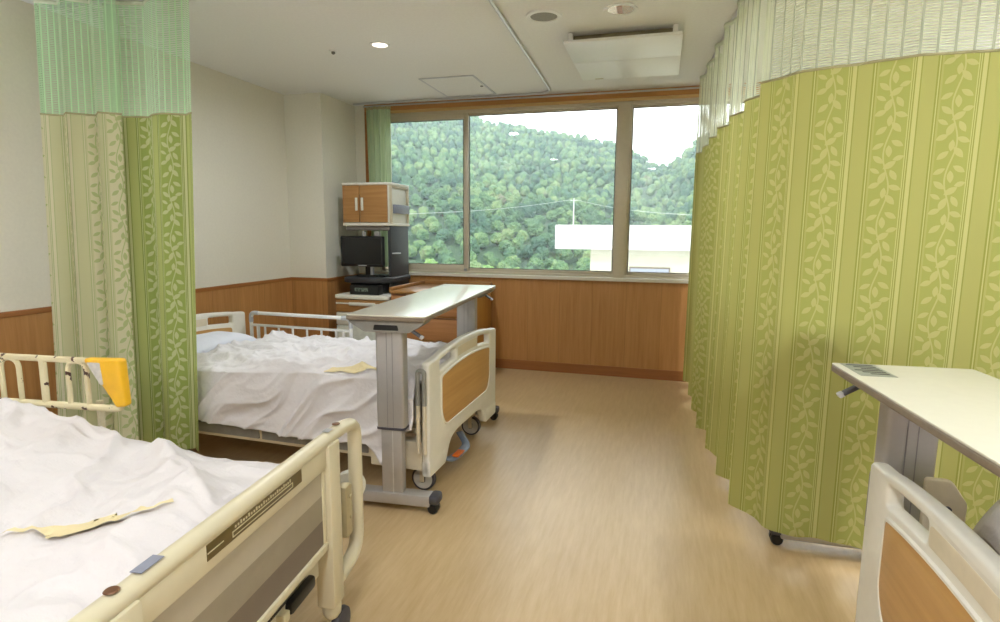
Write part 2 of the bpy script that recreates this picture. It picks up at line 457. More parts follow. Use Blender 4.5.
# header boards over the window
struct('trim_10', box(B(), WX0 - .12, XR, YB - .035, YB, 2.437, HC, .003), M['beam'])
struct('trim_11', box(B(), WX0 - .12, XR, YB - .022, YB, 2.412, 2.437, .002), M['beam_light'])
struct('trim_12', box(B(), WX0 - .12, WX0 - .085, YB - .035, YB, WZ0, 2.437, .003), M['cap'])
struct('trim_13', box(B(), WX0 - .13, WX1 + .1, YB - .04, YB + .02, WZ0 - .03, WZ0, .004), M['sill'], label='white window sill')

# window
win = bpy.data.objects.new('window_1', None); COL.objects.link(win); win['kind'] = 'structure'
win['label'] = 'wide aluminium framed window looking out on the wooded hill'
FY = YB + .03
b = B()
box(b, WX0, WX1, FY, FY + .09, WZ0, WZ0 + .02, .002); box(b, WX0, WX1, FY, FY + .09, 2.392, WZ1, .002)
box(b, WX0, WX0 + .04, FY, FY + .09, WZ0, WZ1, .002); box(b, WX1 - .04, WX1, FY, FY + .09, WZ0, WZ1, .002)
for xc in (-0.372,):
    box(b, xc - .047, xc + .047, FY - .025, FY + .09, WZ0, 2.415, .003)
    box(b, xc - .06, xc + .06, FY + .01, FY + .08, WZ0, 2.40, .003)
obj('window_frame', b, M['alu_frame'], win)
def sash(x0, x1, y, l, r, bot, top, name='sash'):
    b = B()
    z0, z1 = WZ0 + .018, 2.395
    box(b, x0, x0 + l, y, y + .03, z0, z1, .003); box(b, x1 - r, x1, y, y + .03, z0, z1, .003)
    box(b, x0 + l, x1 - r, y, y + .03, z0, z0 + bot, .003); box(b, x0 + l, x1 - r, y, y + .03, z1 - top, z1, .003)
    s = obj(name, b, M['alu_frame'], win)
    g = B(); box(g, x0 + l - .004, x1 - r + .004, y + .012, y + .017, z0 + bot - .004, z1 - top + .004)
    obj('glass_pane', g, M['glass'], s, smooth=False)
    k = B()
    for (a0, a1, c0, c1) in ((x0 + l, x0 + l + .006, z0 + bot, z1 - top), (x1 - r - .006, x1 - r, z0 + bot, z1 - top), (x0 + l, x1 - r, z0 + bot, z0 + bot + .005), (x0 + l, x1 - r, z1 - top - .005, z1 - top)):
        box(k, a0, a1, y - .001, y + .012, c0, c1)
    obj('gasket', k, M['alu_dark'], s)
    return s
sash(WX0 + .06, -1.805, FY + .012, .05, .045, .062, .055)
sash(-1.83, -0.42, FY + .045, .022, .02, .03, .022)
sash(-0.325, 1.10, FY + .045, .02, .022, .03, .022)
sash(1.06, WX1 - .05, FY + .012, .045, .05, .062, .055)
lk = box(B(), -1.845, -1.815, FY - .004, FY + .012, WZ0 + .02, WZ0 + .045, .003)
obj('sash_stop', lk, M['steel'], win)

# ------------------------------------------------------------------ ceiling fittings
def fit(name, label, cat, x, y): return thing(name, label, cat, (x, y, HC))
f = fit('downlight', 'lit round recessed downlight in the ceiling above the television-side bed', 'ceiling light', -1.83, 3.55)
obj('trim_ring', lathe(B(), [(.068, 0), (.066, -.006), (.052, -.006), (.048, 0)], n=40), M['white'], f)
obj('bulb', lathe(B(), [(.0, -.004), (.03, -.006), (.047, -.001), (.047, 0)], n=32), M['lamp'], f, label='glowing lamp')
f = fit('downlight', 'unlit round recessed downlight beside the hanging ceiling panel', 'ceiling light', -.282, 3.335)
obj('trim_ring', lathe(B(), [(.092, 0), (.09, -.007), (.074, -.007), (.068, -.001), (.068, 0)], n=48), M['white'], f)
obj('reflector', lathe(B(), [(.068, -.003), (.05, -.0025), (.03, -.002), (0, -.0015)], n=40), M['reflector'], f)
obj('bulb', box(B(), -.018, .012, -.05, .05, -.006, -.001, .002), plain('unlit_tube', (190, 150, 140), 0.3), f)
f = fit('ceiling_vent', 'round grey ceiling vent with white rim beside curtain rail', 'vent', -.70, 3.32)
obj('rim', lathe(B(), [(.1, 0), (.097, -.01), (.078, -.012), (.075, -.006), (.075, 0)], n=48), M['white'], f)
obj('grille', lathe(B(), [(.076, -.006), (.04, -.009), (0, -.01)], n=40), M['speaker'], f)
f = fit('ceiling_sensor', 'tiny grey sensor on the ceiling close to the lit downlight', 'sensor', -2.195, 3.585)
obj('base', lathe(B(), [(.03, 0), (.028, -.006), (.014, -.008), (.012, -.008)], n=24), M['white'], f)
obj('head', lathe(B(), [(.012, -.008), (.013, -.018), (.006, -.024), (0, -.024)], n=20), M['sprinkler'], f)
# access hatch
f = thing('access_hatch', 'square ceiling access hatch with silver frame near the window', 'hatch', (-1.70, 4.70, HC))
obj('panel', box(B(), -.215, .215, -.30, .30, -.004, -.0005), M['ceiling'], f, smooth=False)
b = B()
for x0, x1, y0, y1 in ((-.23, .23, -.315, -.30), (-.23, .23, .30, .315), (-.23, -.215, -.30, .30), (.215, .23, -.30, .30)): box(b, x0, x1, y0, y1, -.007, -.0005)
obj('frame', b, M['silver_bright'], f)
obj('lock', lathe(B(), [(.012, -.004), (.012, -.008), (0, -.008)], (.19, 0.02, 0), 16), M['dark_grey'], f)
# suspended panel
f = thing('ceiling_panel', 'square white panel hung just below the ceiling by the window', 'air conditioner', (-.295, 4.04, HC))
b = B(); box(b, -.31, .31, -.34, .40, -.045, -.0005, .004); obj('housing', b, plain('panel_housing', (150, 140, 112), .7), f)
for ya, yb in ((-.43, .0), (.003, .46)):
    b = B(); box(b, -.345, .345, ya, yb, -.068, -.05, .004); obj('front_panel', b, M['white'], f)
for xa, xb in ((-.32, -.29), (.29, .32)):
    b = B(); box(b, xa, xb, -.40, -.375, -.049, -.0005, .003); obj('hanger', b, M['white'], f)
obj('indicator', box(B(), -.25, -.19, .425, .44, -.0695, -.067), M['pale_line'], f)
# curtain rails
def rail(name, label, pts):
    b = B(); p = smooth_path(pts, .16, 8)
    tube(b, p, .011, 8, rx=.009)
    o = obj(name, b, M['silver_bright']); setp(o, label, 'curtain rail'); return o
rail('curtain_rail', 'bent ceiling curtain rail running past the round vent to the access hatch', [(-3.25, 2.50, 2.489), (-.90, 2.50, 2.489), (-.985, 5.06, 2.489), (-2.9, 5.06, 2.489)])

# ------------------------------------------------------------------ curtains
def resample(pts, n):
    P = np.array(pts, float); d = np.r_[0, np.cumsum(np.linalg.norm(np.diff(P, axis=0), axis=1))]
    s = np.linspace(0, d[-1], n)
    return np.stack([np.interp(s, d, P[:, k]) for k in range(P.shape[1])], -1), s
def smooth1(P, it):
    P = P.copy()
    for _ in range(it):
        Q = P.copy(); Q[1:-1] = (P[:-2] + P[1:-1] * 2 + P[2:]) / 4; P = Q
    return P
def drape(pt_top, pt_bot, zt, zb, n, m, fold, u0=0.0, sm=0):
    """cloth between a top line and a bottom line of the plan; fold(s, k) = offset across it (k 0 top .. 1 bottom)"""
    A, sA = resample(pt_top, n); C, sC = resample(pt_bot, n)
    if sm: A, C = smooth1(A, sm), smooth1(C, sm)
    P = np.zeros((n, m, 3)); 
    def normals(Q):
        d = np.gradient(Q, axis=0); d /= np.linalg.norm(d, axis=1)[:, None] + 1e-9
        return np.stack([-d[:, 1], d[:, 0]], -1)
    NA, NC = normals(A), normals(C)
    tA = np.stack([NA[:, 1], -NA[:, 0]], -1)
    for j in range(m):
        k = j / (m - 1)
        base = A * (1 - k) + C * k; N = NA * (1 - k) + NC * k; Tn = tA
        off, along = fold(sC, k)
        xy = base + N * off[:, None] + Tn * along[:, None]
        P[:, j, :2] = xy
        zb_ = zb(sC) if callable(zb) else zb; zt_ = zt(sC) if callable(zt) else zt
        P[:, j, 2] = zt_ * (1 - k) + zb_ * k
    arc = np.r_[0, np.cumsum(np.linalg.norm(np.diff(P[:, m // 2, :2], axis=0), axis=1))] + u0
    UV = np.zeros((n, m, 2)); UV[..., 0] = arc[:, None]; UV[..., 1] = P[..., 2]
    return P, UV
def split_curtain(root, P, UV, zj, mat_f, mat_n, header=True, band=True):
    """cut one draped sheet at its seam height into net and fabric"""
    m = P.shape[1]; zz = P[0, :, 2]; j = int(np.argmin(np.abs(zz - zj)))
    obj('net_top', gridmesh('net_top', P[:, :j + 1], UV[:, :j + 1]), mat_n, root, angle=180)
    obj('fabric', gridmesh('fabric', P[:, j:], UV[:, j:]), mat_f, root, angle=180)
    if band:
        b = B(); tube(b, [tuple(q) for q in P[:, j]], .0035, 5, rx=.005); obj('seam', b, M['band'], root, angle=180)
    if header:
        b = B(); tube(b, [tuple(q + np.array([0, 0, -.012])) for q in P[:, 0]], .005, 5, rx=.014); obj('header_tape', b, plain('header_tape_cloth', (216, 224, 200), .8), root, angle=180)

def fold_sum(terms, grow=(0.6, 1.0), seed=0):
    def f(s, k):
        off = np.zeros_like(s); al = np.zeros_like(s)
        a = grow[0] * (1 - k) + grow[1] * k
        for (wl, amp, ph, lean) in terms:
            th = 2 * PI * (s / wl + .12 * np.sin(s * 7 + seed)) + ph
            off += amp * np.sin(th) * a
            al += lean * np.sin(2 * th) * a
        return off, al
    return f
# right-hand curtain
cr = thing('privacy_curtain', 'large drawn green leaf-patterned curtain with white net top hiding one bed corner', 'curtain', (0, 0, 0))
RT = [(.235, 5.02), (.255, 4.6), (.285, 4.1), (.315, 3.65), (.345, 3.25), (.375, 2.85), (.390, 2.60), (.415, 2.51), (.47, 2.455), (.60, 2.415), (.80, 2.37), (1.05, 2.335), (1.45, 2.31), (1.9, 2.30)]
RB = [(.26, 5.02), (.275, 4.5), (.30, 3.9), (.325, 3.45), (.350, 3.05), (.375, 2.78), (.390, 2.60), (.415, 2.51), (.47, 2.455), (.60, 2.405), (.80, 2.35), (1.05, 2.33), (1.45, 2.31), (1.9, 2.30)]
def rfold(s, k):
    w = np.clip((2.62 - s) / .25, 0, 1)
    a = .55 + .45 * k
    th = 2 * PI * (s / .36) + .5 * np.sin(s * 3.1)
    off = w * (.058 * np.sin(th) + .012 * np.sin(th * 2.3 + 1)) * a
    off = off + (1 - w) * (.012 * np.sin(2 * PI * s / .34 + .4) + .006 * np.sin(2 * PI * s / .13)) * (.4 + .6 * k)
    al = w * .02 * np.sin(2 * th) * a
    return off, al
P, UV = drape(RT, RB, 2.478, lambda s: .10 + .012 * np.sin(s * 9), 700, 72, rfold, 0.05, 25)
split_curtain(cr, P, UV, 1.90, M['curt_green'], M['net'])
b = B(); tube(b, [(x, y, 2.489) for x, y in RT], .011, 8, rx=.009); o = obj('curtain_rail', b, M['silver_bright']); setp(o, 'ceiling rail carrying the large drawn green curtain', 'curtain rail')

# two bunched curtains at the left
def bunch(name, label, tops, bots, mat, net, terms, seed, zb, u0=0.0):
    c = thing(name, label, 'curtain', (0, 0, 0))
    P, UV = drape(tops, bots, 2.476, zb, 520, 60, fold_sum(terms, (.75, 1.0), seed), u0)
    split_curtain(c, P, UV, 1.875, mat, net); return c
bunch('privacy_curtain', 'pale beige leaf-patterned curtain with green net top, bunched nearest the bare wall', [(-3.27, 2.39), (-2.73, 2.41)], [(-3.02, 2.12), (-2.575, 2.19)], M['curt_pale'], M['net_green'],
      [(.135, .044, .3, .014), (.31, .018, 1.0, 0)], 1.0, .16)
bunch('privacy_curtain', 'bright green leaf-patterned curtain with net top, bunched beside the pale beige one', [(-2.90, 2.505), (-2.325, 2.49)], [(-2.74, 2.315), (-2.285, 2.315)], M['curt_front'], M['net_green'],
      [(.21, .036, 2.6, .012), (.09, .006, 0.3, 0)], 2.2, .155, .03)

# window curtain at the left end of the window
wc = thing('window_curtain', 'pale green window curtain gathered beside the column', 'curtain', (0, 0, 0))
P, UV = drape([(-2.79, 5.09), (-2.53, 5.09)], [(-2.76, 5.09), (-2.53, 5.09)], 2.462, .95, 300, 30, fold_sum([(.052, .018, 0, .004), (.2, .008, 1, 0)], (.9, 1), .3))
obj('fabric', gridmesh('fabric', P, UV), M['sheer'], wc, angle=180)
b = B(); tube(b, [tuple(q + np.array([0, 0, -.012])) for q in P[:, 0]], .004, 5, rx=.014); obj('header_tape', b, M['band'], wc, angle=180)
b = B(); tube(b, [(-2.81, 5.09, 2.468), (2.2, 5.09, 2.468)], .008, 8); o = obj('curtain_rail', b, M['silver']); setp(o, 'thin rail under the ceiling along the window', 'curtain rail')

# ------------------------------------------------------------------ modern beds
def wheel(parent, x, y, r=.062, axis_y=True, name='caster', disc=True):
    b = B()
    tread = [(r - .012, -.016), (r, -.012), (r, .012), (r - .012, .016)]
    lathe(b, [(r * .86, -.016)] + tread[1:3] + [(r * .86, .016)], (x, y, r), 36, 'y')
    c = obj(name, b, M['dark_grey'], parent)
    d = B(); lathe(d, [(0, -.019), (r * .80, -.018), (r * .86, -.014), (r * .86, .014), (r * .80, .018), (0, .019)], (x, y, r), 36, 'y')
    dd = obj('wheel_disc', d, plain('wheel_disc_plastic', (206, 204, 198), .45), c)
    for s in (-1, 1):
        k = B(); tube(k, smooth_path([(x - .012, y + s * .0195, r + .02), (x - .012, y + s * .0195, r - .016), (x + .012, y + s * .0195, r - .016), (x + .012, y + s * .0195, r + .02)], .01, 4), .0028, 5)
        obj('wheel_mark', k, M['charcoal'], dd)
    f = B(); box(f, x - .02, x + .02, y - .03, y + .03, 2 * r, 2 * r + .05, .005)
    box(f, x - .012, x + .012, y - .03, y - .022, r * .8, 2 * r + .01, .002); box(f, x - .012, x + .012, y + .022, y + .03, r * .8, 2 * r + .01, .002)
    obj('fork', f, M['bed_cream2'], c)
    return c
def end_board(parent, name, x, W=1.06, out=-1, top=.70, arch=.035, zb=.125):
    """x: board middle; out: side that faces outward"""
    h = W / 2
    N = 16
    arch_pts = [(-h + .10 + (W - .20) * i / N, top + arch * math.sin(PI * i / N) ** .8) for i in range(N + 1)]
    outer = rpoly([(-h, zb, .02), (-h, .33, .05), (-h, top - .01, .05), (-h + .04, top - .004, .02)] + [(a, z, 0) for a, z in arch_pts] +
                  [(h - .04, top - .004, .02), (h, top - .01, .05), (h, .33, .05), (h, zb, .02), (h - .21, zb, .03), (h - .27, .225, .06), (h - .36, .248, .05),
                   (-h + .36, .248, .05), (-h + .27, .225, .06), (-h + .21, zb, .03)])
    def slot(a0, a1, z0, z1):
        n = 6
        lo = [(a0 + (a1 - a0) * i / n, z0 + arch * .9 * math.sin(PI * ((a0 + (a1 - a0) * i / n) + h - .1) / (W - .2)) ** .8) for i in range(n + 1)]
        hi = [(a1 - (a1 - a0) * i / n, z1 + arch * .9 * math.sin(PI * ((a1 - (a1 - a0) * i / n) + h - .1) / (W - .2)) ** .8) for i in range(n + 1)]
        return rpoly([lo[0] + (.012,)] + [p + (0,) for p in lo[1:-1]] + [lo[-1] + (.012,), hi[0] + (.012,)] + [p + (0,) for p in hi[1:-1]] + [hi[-1] + (.012,)], 4)
    holes = [slot(-h + .135, -h + .36, top - .082, top - .03), slot(h - .36, h - .135, top - .082, top - .03)]
    bm = plate(outer, holes, .042, .012, T(x, 0, 0) @ YZ)
    fb = obj(name, bm, M['white_plastic'], parent)
    # recessed handle band between the slots and the wood insert
    q = slot(-h + .375, h - .375, top - .080, top - .032)
    obj('handle_band', plate(q, [], .0435, .001, T(x, 0, 0) @ YZ), M['bed_cream2'], fb)
    n = 14; a0, a1 = -h + .145, h - .145
    hi = [(a1 - (a1 - a0) * i / n, top - .115 + arch * 1.1 * math.sin(PI * ((a1 - (a1 - a0) * i / n) + h - .1) / (W - .2)) ** .8, 0) for i in range(n + 1)]
    hi[0] = hi[0][:2] + (.02,); hi[-1] = hi[-1][:2] + (.02,)
    ins = rpoly([(a0, .40, .04), (a0 + .05, .33, .05), (a1 - .05, .33, .05), (a1, .40, .04)] + hi)
    obj('wood_panel', plate(ins, [], .048, .002, T(x, 0, 0) @ YZ), M['board_wood'], fb)
    lip = B(); tube(lip, [(x + out * .021, p[0], p[1]) for p in ins], .007, 6, closed=True, up=(1, 0, 0)); obj('panel_edging', lip, M['white_plastic'], fb)
    for s in (-1, 1):
        ft = B(); box(ft, x - .024, x + .024, s * h - (s > 0) * .205, s * h + (s < 0) * .205, zb, zb + .085, .012)
        obj('corner_bumper', ft, M['white_plastic'], fb)
    return fb
def rail_piece(parent, x0, x1, y, z0, z1, nb=6, name='side_rail', low=0.3):
    b = B()
    p = smooth_path([(x0, y, z0 - .1), (x0, y, z1), (x1, y, z1), (x1, y, z0 - .1)], .05, 6)
    tube(b, p, .013, 10)
    tube(b, [(x0, y, z0), (x1, y, z0)], .010, 8)
    for i in range(1, nb): 
        xx = x0 + (x1 - x0) * i / nb
        cyl(b, (xx, y, z0 - .13), (xx, y, z0), .008, n=8)
    for xx in (x0 + .06, x1 - .06): cyl(b, (xx, y, low), (xx, y, z0), .012, n=8)
    r = obj(name, b, M['white'], parent)
    gm = plain('corner_grip_grey', (196, 198, 204), .4)
    for xs, s in ((x0, 1), (x1, -1)):
        g = B(); tube(g, smooth_path([(xs, y, z1 - .07), (xs, y, z1), (xs + s * .07, y, z1)], .05, 6), .0155, 10)
        obj('corner_grip', g, gm, r)
    return r
def modern_bed(label, loc, rz, L=1.98, headshift=0.0, group=None):
    t = thing('hospital_bed', label, 'bed', loc, rz)
    W = 1.06
    end_board(t, 'footboard', .0, W, -1)
    hb = end_board(t, 'headboard', L, W, 1, .705, .03)
    hb.location.y = headshift
    b = B()
    for s in (-1, 1):
        box(b, .03, L - .03, s * .49 - .02, s * .49 + .02, .185, .285, .006)
    box(b, .03, .09, -.47, .47, .20, .30, .005); box(b, L - .1, L - .04, -.47, .47, .20, .30, .005)
    box(b, .9, 1.0, -.47, .47, .20, .26, .005)
    fr = obj('bed_frame', b, M['bed_cream2'], t)
    for s in (-1, 1):
        for xa, xb in ((.32, .95), (.97, L - .1)):
            b = B(); box(b, xa, xb, s * .513 - .006, s * .513 + .006, .205, .262, .003); obj('side_panel', b, M['grey_panel'], fr)
    for s in (-1, 1):
        b = B(); box(b, .022, .30, s * .50 - .03, s * .50 + .03, .155, .30, .008); obj('corner_box', b, M['bed_cream2'], t)
    b = B(); box(b, .07, L - .06, -.46, .46, .31, .345, .01); obj('mattress_base', b, M['bed_cream2'], t)
    b = B(); box(b, .06, L - .05, -.455, .455, .346, .50, .04, 4); obj('mattress', b, M['mattress'], t)
    for (x, y) in ((.07, .40), (.11, -.42), (L - .15, .40), (L - .15, -.40)): wheel(t, x, y)
    # brake pedal bar at the foot
    b = B(); tube(b, smooth_path([(.06, .27, .14), (-.005, .24, .10), (-.018, .12, .098), (-.018, .0, .10), (.05, -.05, .15)], .04, 6), .024, 10, rx=.007)
    pd = obj('brake_pedal', b, M['pedal_blue'], t)
    b = box(B(), -.040, .0, .10, .20, .103, .110, .003); obj('pedal_mark', b, M['orange'], pd)
    # stowed side rail post at the foot corner
    sg = plain('sleeve_grey', (150, 148, 140), .45)
    for s in (-1, 1):
        yb = s * .5465
        b = B(); tube(b, smooth_path([(-.003, yb, .25), (-.003, yb, .655), (.03, yb, .655), (.03, yb, .25)], .015, 5), .010, 8)
        rp = obj('rail_bracket', b, M['bed_cream2'], t)
        b = B(); tube(b, smooth_path([(-.003, yb, .49), (-.003, yb, .657), (.03, yb, .657), (.03, yb, .49)], .015, 5), .0115, 8)
        obj('bracket_sleeve', b, sg, rp)
    return t

bed2 = modern_bed('white hospital bed with wood insert footboard standing under the grey overbed table', (-1.043, 2.955, 0), math.radians(179), 1.98, -.04)
# far side rail (local -y is the far side for this bed)
rail_piece(bed2, 1.05, 1.89, -.545, .604, .694, 7)
bed3 = modern_bed('cream-white hospital bed with wood insert footboard beside the drawn green curtain', (.597, 1.20, 0), 0, 1.98)

b = plate(rpoly([(.105, .46, .01), (.205, .46, .01), (.205, .605, .01), (.165, .665, .015), (.105, .665, .01)]), [], .016, .004, T(0, .512, 0) @ XZ)
re_ = obj('rail_end', b, M['bed_cream2'], bed3)
b = B(); cyl(b, (.16, .498, .585), (.16, .522, .585), .009, n=12); obj('bolt', b, M['dark_grey'], re_)

# ------------------------------------------------------------------ bedding
def fbm(x, y, z=0.0, o=4):
    return noise.fractal(Vector((x, y, z)), 1.0, 2.0, o, noise_basis='PERLIN_ORIGINAL')
def ridge(x, y, z, p=2.0):
    n_ = noise.noise(Vector((x, y, z)))
    return max(0.0, 1 - abs(n_) * 2.2) ** p
def rot2(x, y, a): c, s = math.cos(a), math.sin(a); return c * x - s * y, s * x + c * y
def duvet(name, label, loc, rz, x0, x1, half_n, half_f, topz, hem_n, hem_f, wr, nx=200, mat='sheet', cat='duvet', solo=False):
    """half_n / half_f: where the top turns down at local +y / -y; hem_*: lowest z of each side, as functions of x"""
    ys = []
    ny_top, ny_side = 110, 46
    P = np.zeros((nx, ny_top + 2 * ny_side, 3))
    for i in range(nx):
        x = x0 + (x1 - x0) * i / (nx - 1)
        hn, hf = hem_n(x), hem_f(x)
        row = []
        for j in range(ny_side):                       # far side, bottom to top
            k = j / ny_side; row.append((-half_f - .03 * (1 - k) , None, hf, k, -1))
        for j in range(ny_top):
            k = j / (ny_top - 1); row.append((-half_f + (half_f + half_n) * k, 'top', 0, k, 0))
        for j in range(1, ny_side + 1):
            k = 1 - j / ny_side; row.append((half_n + .03 * (1 - k), None, hn, k, 1))
        for j, (y, kind, hem, k, sgn) in enumerate(row):
            if kind == 'top':
                # rounded shoulders
                e = min(1, min(y + half_f, half_n - y) / .05); e = max(0, e)
                z = topz(x, y) - .022 * (1 - math.sqrt(max(0, 1 - (1 - e) ** 2)))
                xx, yy, zz = x, y, z
                w = wr(x, y, 0)
                zz += w[0]
            else:
                zt = topz(x, half_n if sgn > 0 else -half_f) - .022
                zz = hem + (zt - hem) * k
                w = wr(x, (half_n if sgn > 0 else -half_f) + sgn * (zt - zz), sgn)
                yy = y + sgn * max(0.0, w[0]) * 1.2; xx = x
                fade = min(1, (1 - k) * 6); yy = (half_n if sgn > 0 else -half_f) * sgn * sgn * (1 - fade) + yy * fade if False else yy
            P[i, j] = (xx, yy, zz)
    # let the ends roll down
    me = gridmesh(name, P)
    t = None if solo else thing(name, label, cat, loc, rz)
    o = obj(name if solo else 'cover', me, M[mat], t, angle=180)
    if solo: o.location = loc; o.rotation_euler = (0, 0, rz); setp(o, label, cat)
    sd = o.modifiers.new('thickness', 'SOLIDIFY'); sd.thickness = .012; sd.offset = -1
    return t, P
def hump(x, c, w): return math.exp(-((x - c) / w) ** 2)
# bed by the window: local +y is the near side
def top2(x, y):
    z = .575 + .03 * hump(x, .45, .5) - .02 * hump(x, 1.35, .35) * (y > 0)
    z += (y + .5) * .03 - .035 * max(0, -y - .1)
    z += .05 * hump(x, 1.62, .12) * hump(y, -.42, .16)
    z -= .05 * max(0, (.12 - x) / .12) ** 2
    return z
def crease(q, r, seed, p=3.0):
    return max(0.0, 1 - abs(noise.noise(Vector((q, r, seed)))) * 3.2) ** p
def wr2(x, y, side):
    if side == 1:
        # diagonal folds on the hanging side
        q, r = rot2(x, y, .95)
        q += .10 * noise.noise(Vector((x * 3, y * 3, 5)))
        h = .022 * crease(q * 5.0, r * 1.0, 3.1, 1.5) + .014 * crease(q * 11, r * 1.8, 1.7, 2) + .010 * fbm(q * 10, r * 3, 7) + .004
        return (h,)
    q, r = rot2(x, y, .5)
    dq = .16 * noise.noise(Vector((x * 3, y * 4, 3)))
    w = .020 * fbm(q * 3, r * 5, 1) + .026 * crease((q + dq) * 2.6, r * 5.5, 4.4, 2) + .014 * crease((x + dq) * 7, y * 9, 9.1, 2) + .006 * fbm(x * 18, y * 18, 3)
    return (w - .016,)
def hem2(x):
    z = np.interp(x, [0, .10, .17, .205, .235, .30, .7, 1.3, 1.95], [.40, .36, .26, .20, .215, .275, .262, .29, .30])
    return float(z) + .008 * noise.noise(Vector((x * 9, 0, 0)))
d2, P2 = duvet('duvet', 'crumpled white duvet hanging down the side of the bed under the grey overbed table', (-1.043, 2.955, 0), math.radians(179), .05, 1.585, .535, .475, top2, hem2, lambda x: .42, wr2, 210)
# cream blanket seen through an opening of the cover
def patch(parent, Pfun, pts_uv, mat, name='exposed_blanket', lift=.006):
    rows = np.array([[Pfun(u, v) for v in np.linspace(0, 1, 10)] for u in np.linspace(0, 1, 40)])
    rows[..., 2] += lift
    return obj(name, gridmesh(name, rows), M[mat], parent, angle=180, label='cream blanket showing through the cover')
def on2(u, v):
    x = .23 + .32 * u; wv = math.sin(PI * min(1, u * 1.6)) if u < .3125 else 1.0; wv = max(.15, wv * (1 if u < .9 else (1 - u) * 10)); y = .531 - .050 * v * wv
    return (x, y, top2(x, y) - .022 * (1 - math.sqrt(max(0, 1 - (1 - min(1, (.535 - y) / .05)) ** 2))) + wr2(x, y, 0)[0] + .005)
patch(d2, on2, None, 'blanket')
# pillow of that bed
def pillow(label, loc, rz, sx, sy, sz, tilt=0):
    b = B(); bmesh.ops.create_grid(b, x_segments=30, y_segments=40, size=.5)
    top = [v for v in b.verts]
    for v in top:
        ex = max(0.0, 1 - (abs(v.co.x) * 2) ** 2.6); ey = max(0.0, 1 - (abs(v.co.y) * 2) ** 2.6)
        h = (ex * ey) ** .5
        v.co.z = h * .5 + .03 * noise.noise(Vector((v.co.x * 5, v.co.y * 6, sx * 10)))
    r = bmesh.ops.duplicate(b, geom=b.verts[:] + b.edges[:] + b.faces[:])
    for v in [g for g in r['geom'] if isinstance(g, bmesh.types.BMVert)]: v.co.z = -v.co.z * .6
    bmesh.ops.remove_doubles(b, verts=b.verts[:], dist=.002)
    for v in b.verts: v.co = Vector((v.co.x * sx, v.co.y * sy, v.co.z * sz))
    o = obj('pillow', b, M['pillow']); o.location = loc; o.rotation_euler = (0, tilt, rz)
    setp(o, label, 'pillow'); return o

# ------------------------------------------------------------------ older bed at the lower left
bed1 = thing('hospital_bed', 'cream steel hospital bed with grey banded footboard and chipped side rail', 'bed', (-.966, 1.549, 0), math.radians(186.5))
# local x: foot to head, local y = a: from the far corner towards the near one
def foot_frame(parent, x, name, s=1):
    b = B()
    loop = smooth_path([(x, .10, .195), (x, -.105, .215), (x, -.105, .668), (x, .0, .683), (x, .975, .683), (x, 1.08, .668), (x, 1.08, .215), (x, .875, .195)], .08, 8)
    tube(b, loop, .021, 12, rx=.024, up=(1, 0, 0))
    fb = obj(name, b, M['bed_cream'], parent)
    for y0, y1 in ((.068, .138), (.85, .92)):
        b = B(); box(b, x - .03, x + .03, y0, y1, .15, .675, .006); obj('post', b, M['bed_cream'], fb)
    b = B(); box(b, x - .02, x + .02, .138, .85, .608, .675, .005); obj('crossbar', b, M['bed_cream'], fb)
    b = B(); box(b, x - .018, x + .018, .138, .85, .352, .376, .004); box(b, x - .014, x + .014, .138, .158, .376, .608, .003); box(b, x - .014, x + .014, .83, .85, .376, .608, .003)
    obj('lower_bar', b, M['bed_cream'], fb)
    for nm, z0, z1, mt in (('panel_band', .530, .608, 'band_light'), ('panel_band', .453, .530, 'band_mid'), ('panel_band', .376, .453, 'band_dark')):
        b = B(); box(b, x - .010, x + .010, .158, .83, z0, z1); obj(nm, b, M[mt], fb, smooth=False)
    b = B(); xs = x - s * .0215
    box(b, min(xs, x), max(xs, x), .287, .672, .634, .670, .001); lb = obj('label_strip', b, M['bronze'], fb)
    b = B(); xo = xs - s * .0012
    box(b, min(xo, xs), max(xo, xs), .335, .59, .652, .6545); box(b, min(xo, xs), max(xo, xs), .62, .672, .650, .6522)
    box(b, min(xo, xs), max(xo, xs), .335, .59, .641, .6428); box(b, min(xo, xs), max(xo, xs), .335, .3375, .641, .6545); box(b, min(xo, xs), max(xo, xs), .5875, .59, .641, .6545)
    for k in range(24): box(b, min(xo, xs), max(xo, xs), .345 + k * .010, .350 + k * .010, .659, .664 + .003 * (k % 3 == 0))
    obj('label_marking', b, M['pale_line'], lb)
    return fb
fb1 = foot_frame(bed1, 0, 'footboard')
st = obj('sticker', box(B(), -.013, .011, .775, .83, .7068, .7082), M['grey_tint'], fb1)
obj('sticker', box(B(), -.012, .010, .075, .105, .7068, .7082), M['silver'], fb1)
for yy in (.880, .03):
    obj('screw', lathe(B(), [(.013, 0), (.011, .002), (.005, .003), (0, .002)], (0, yy, .7068), 16), plain('screw_metal', (120, 84, 60), .35, .5), fb1)
L1 = 1.95
foot_frame(bed1, L1, 'headboard', -1)
b = B()
for y in (.03, .93): box(b, .02, L1 - .02, y, y + .035, .26, .33, .005)
box(b, .02, .06, .05, .95, .26, .33); box(b, L1 - .06, L1 - .02, .05, .95, .26, .33); box(b, .9, .96, .05, .95, .24, .30)
obj('bed_frame', b, M['bed_cream'], bed1)
b = B(); box(b, .05, L1 - .05, .0, .985, .335, .36, .008); obj('mattress_base', b, M['grey_panel'], bed1)
b = B(); box(b, .045, L1 - .05, .01, .975, .361, .445, .035, 4); obj('mattress', b, M['mattress'], bed1)
b = B(); box(b, -.012, .028, -.055, -.005, .30, .48, .012); cyl(b, (-.016, -.03, .44), (-.010, -.03, .44), .008, n=10); cyl(b, (-.016, -.03, .37), (-.010, -.03, .37), .008, n=10)
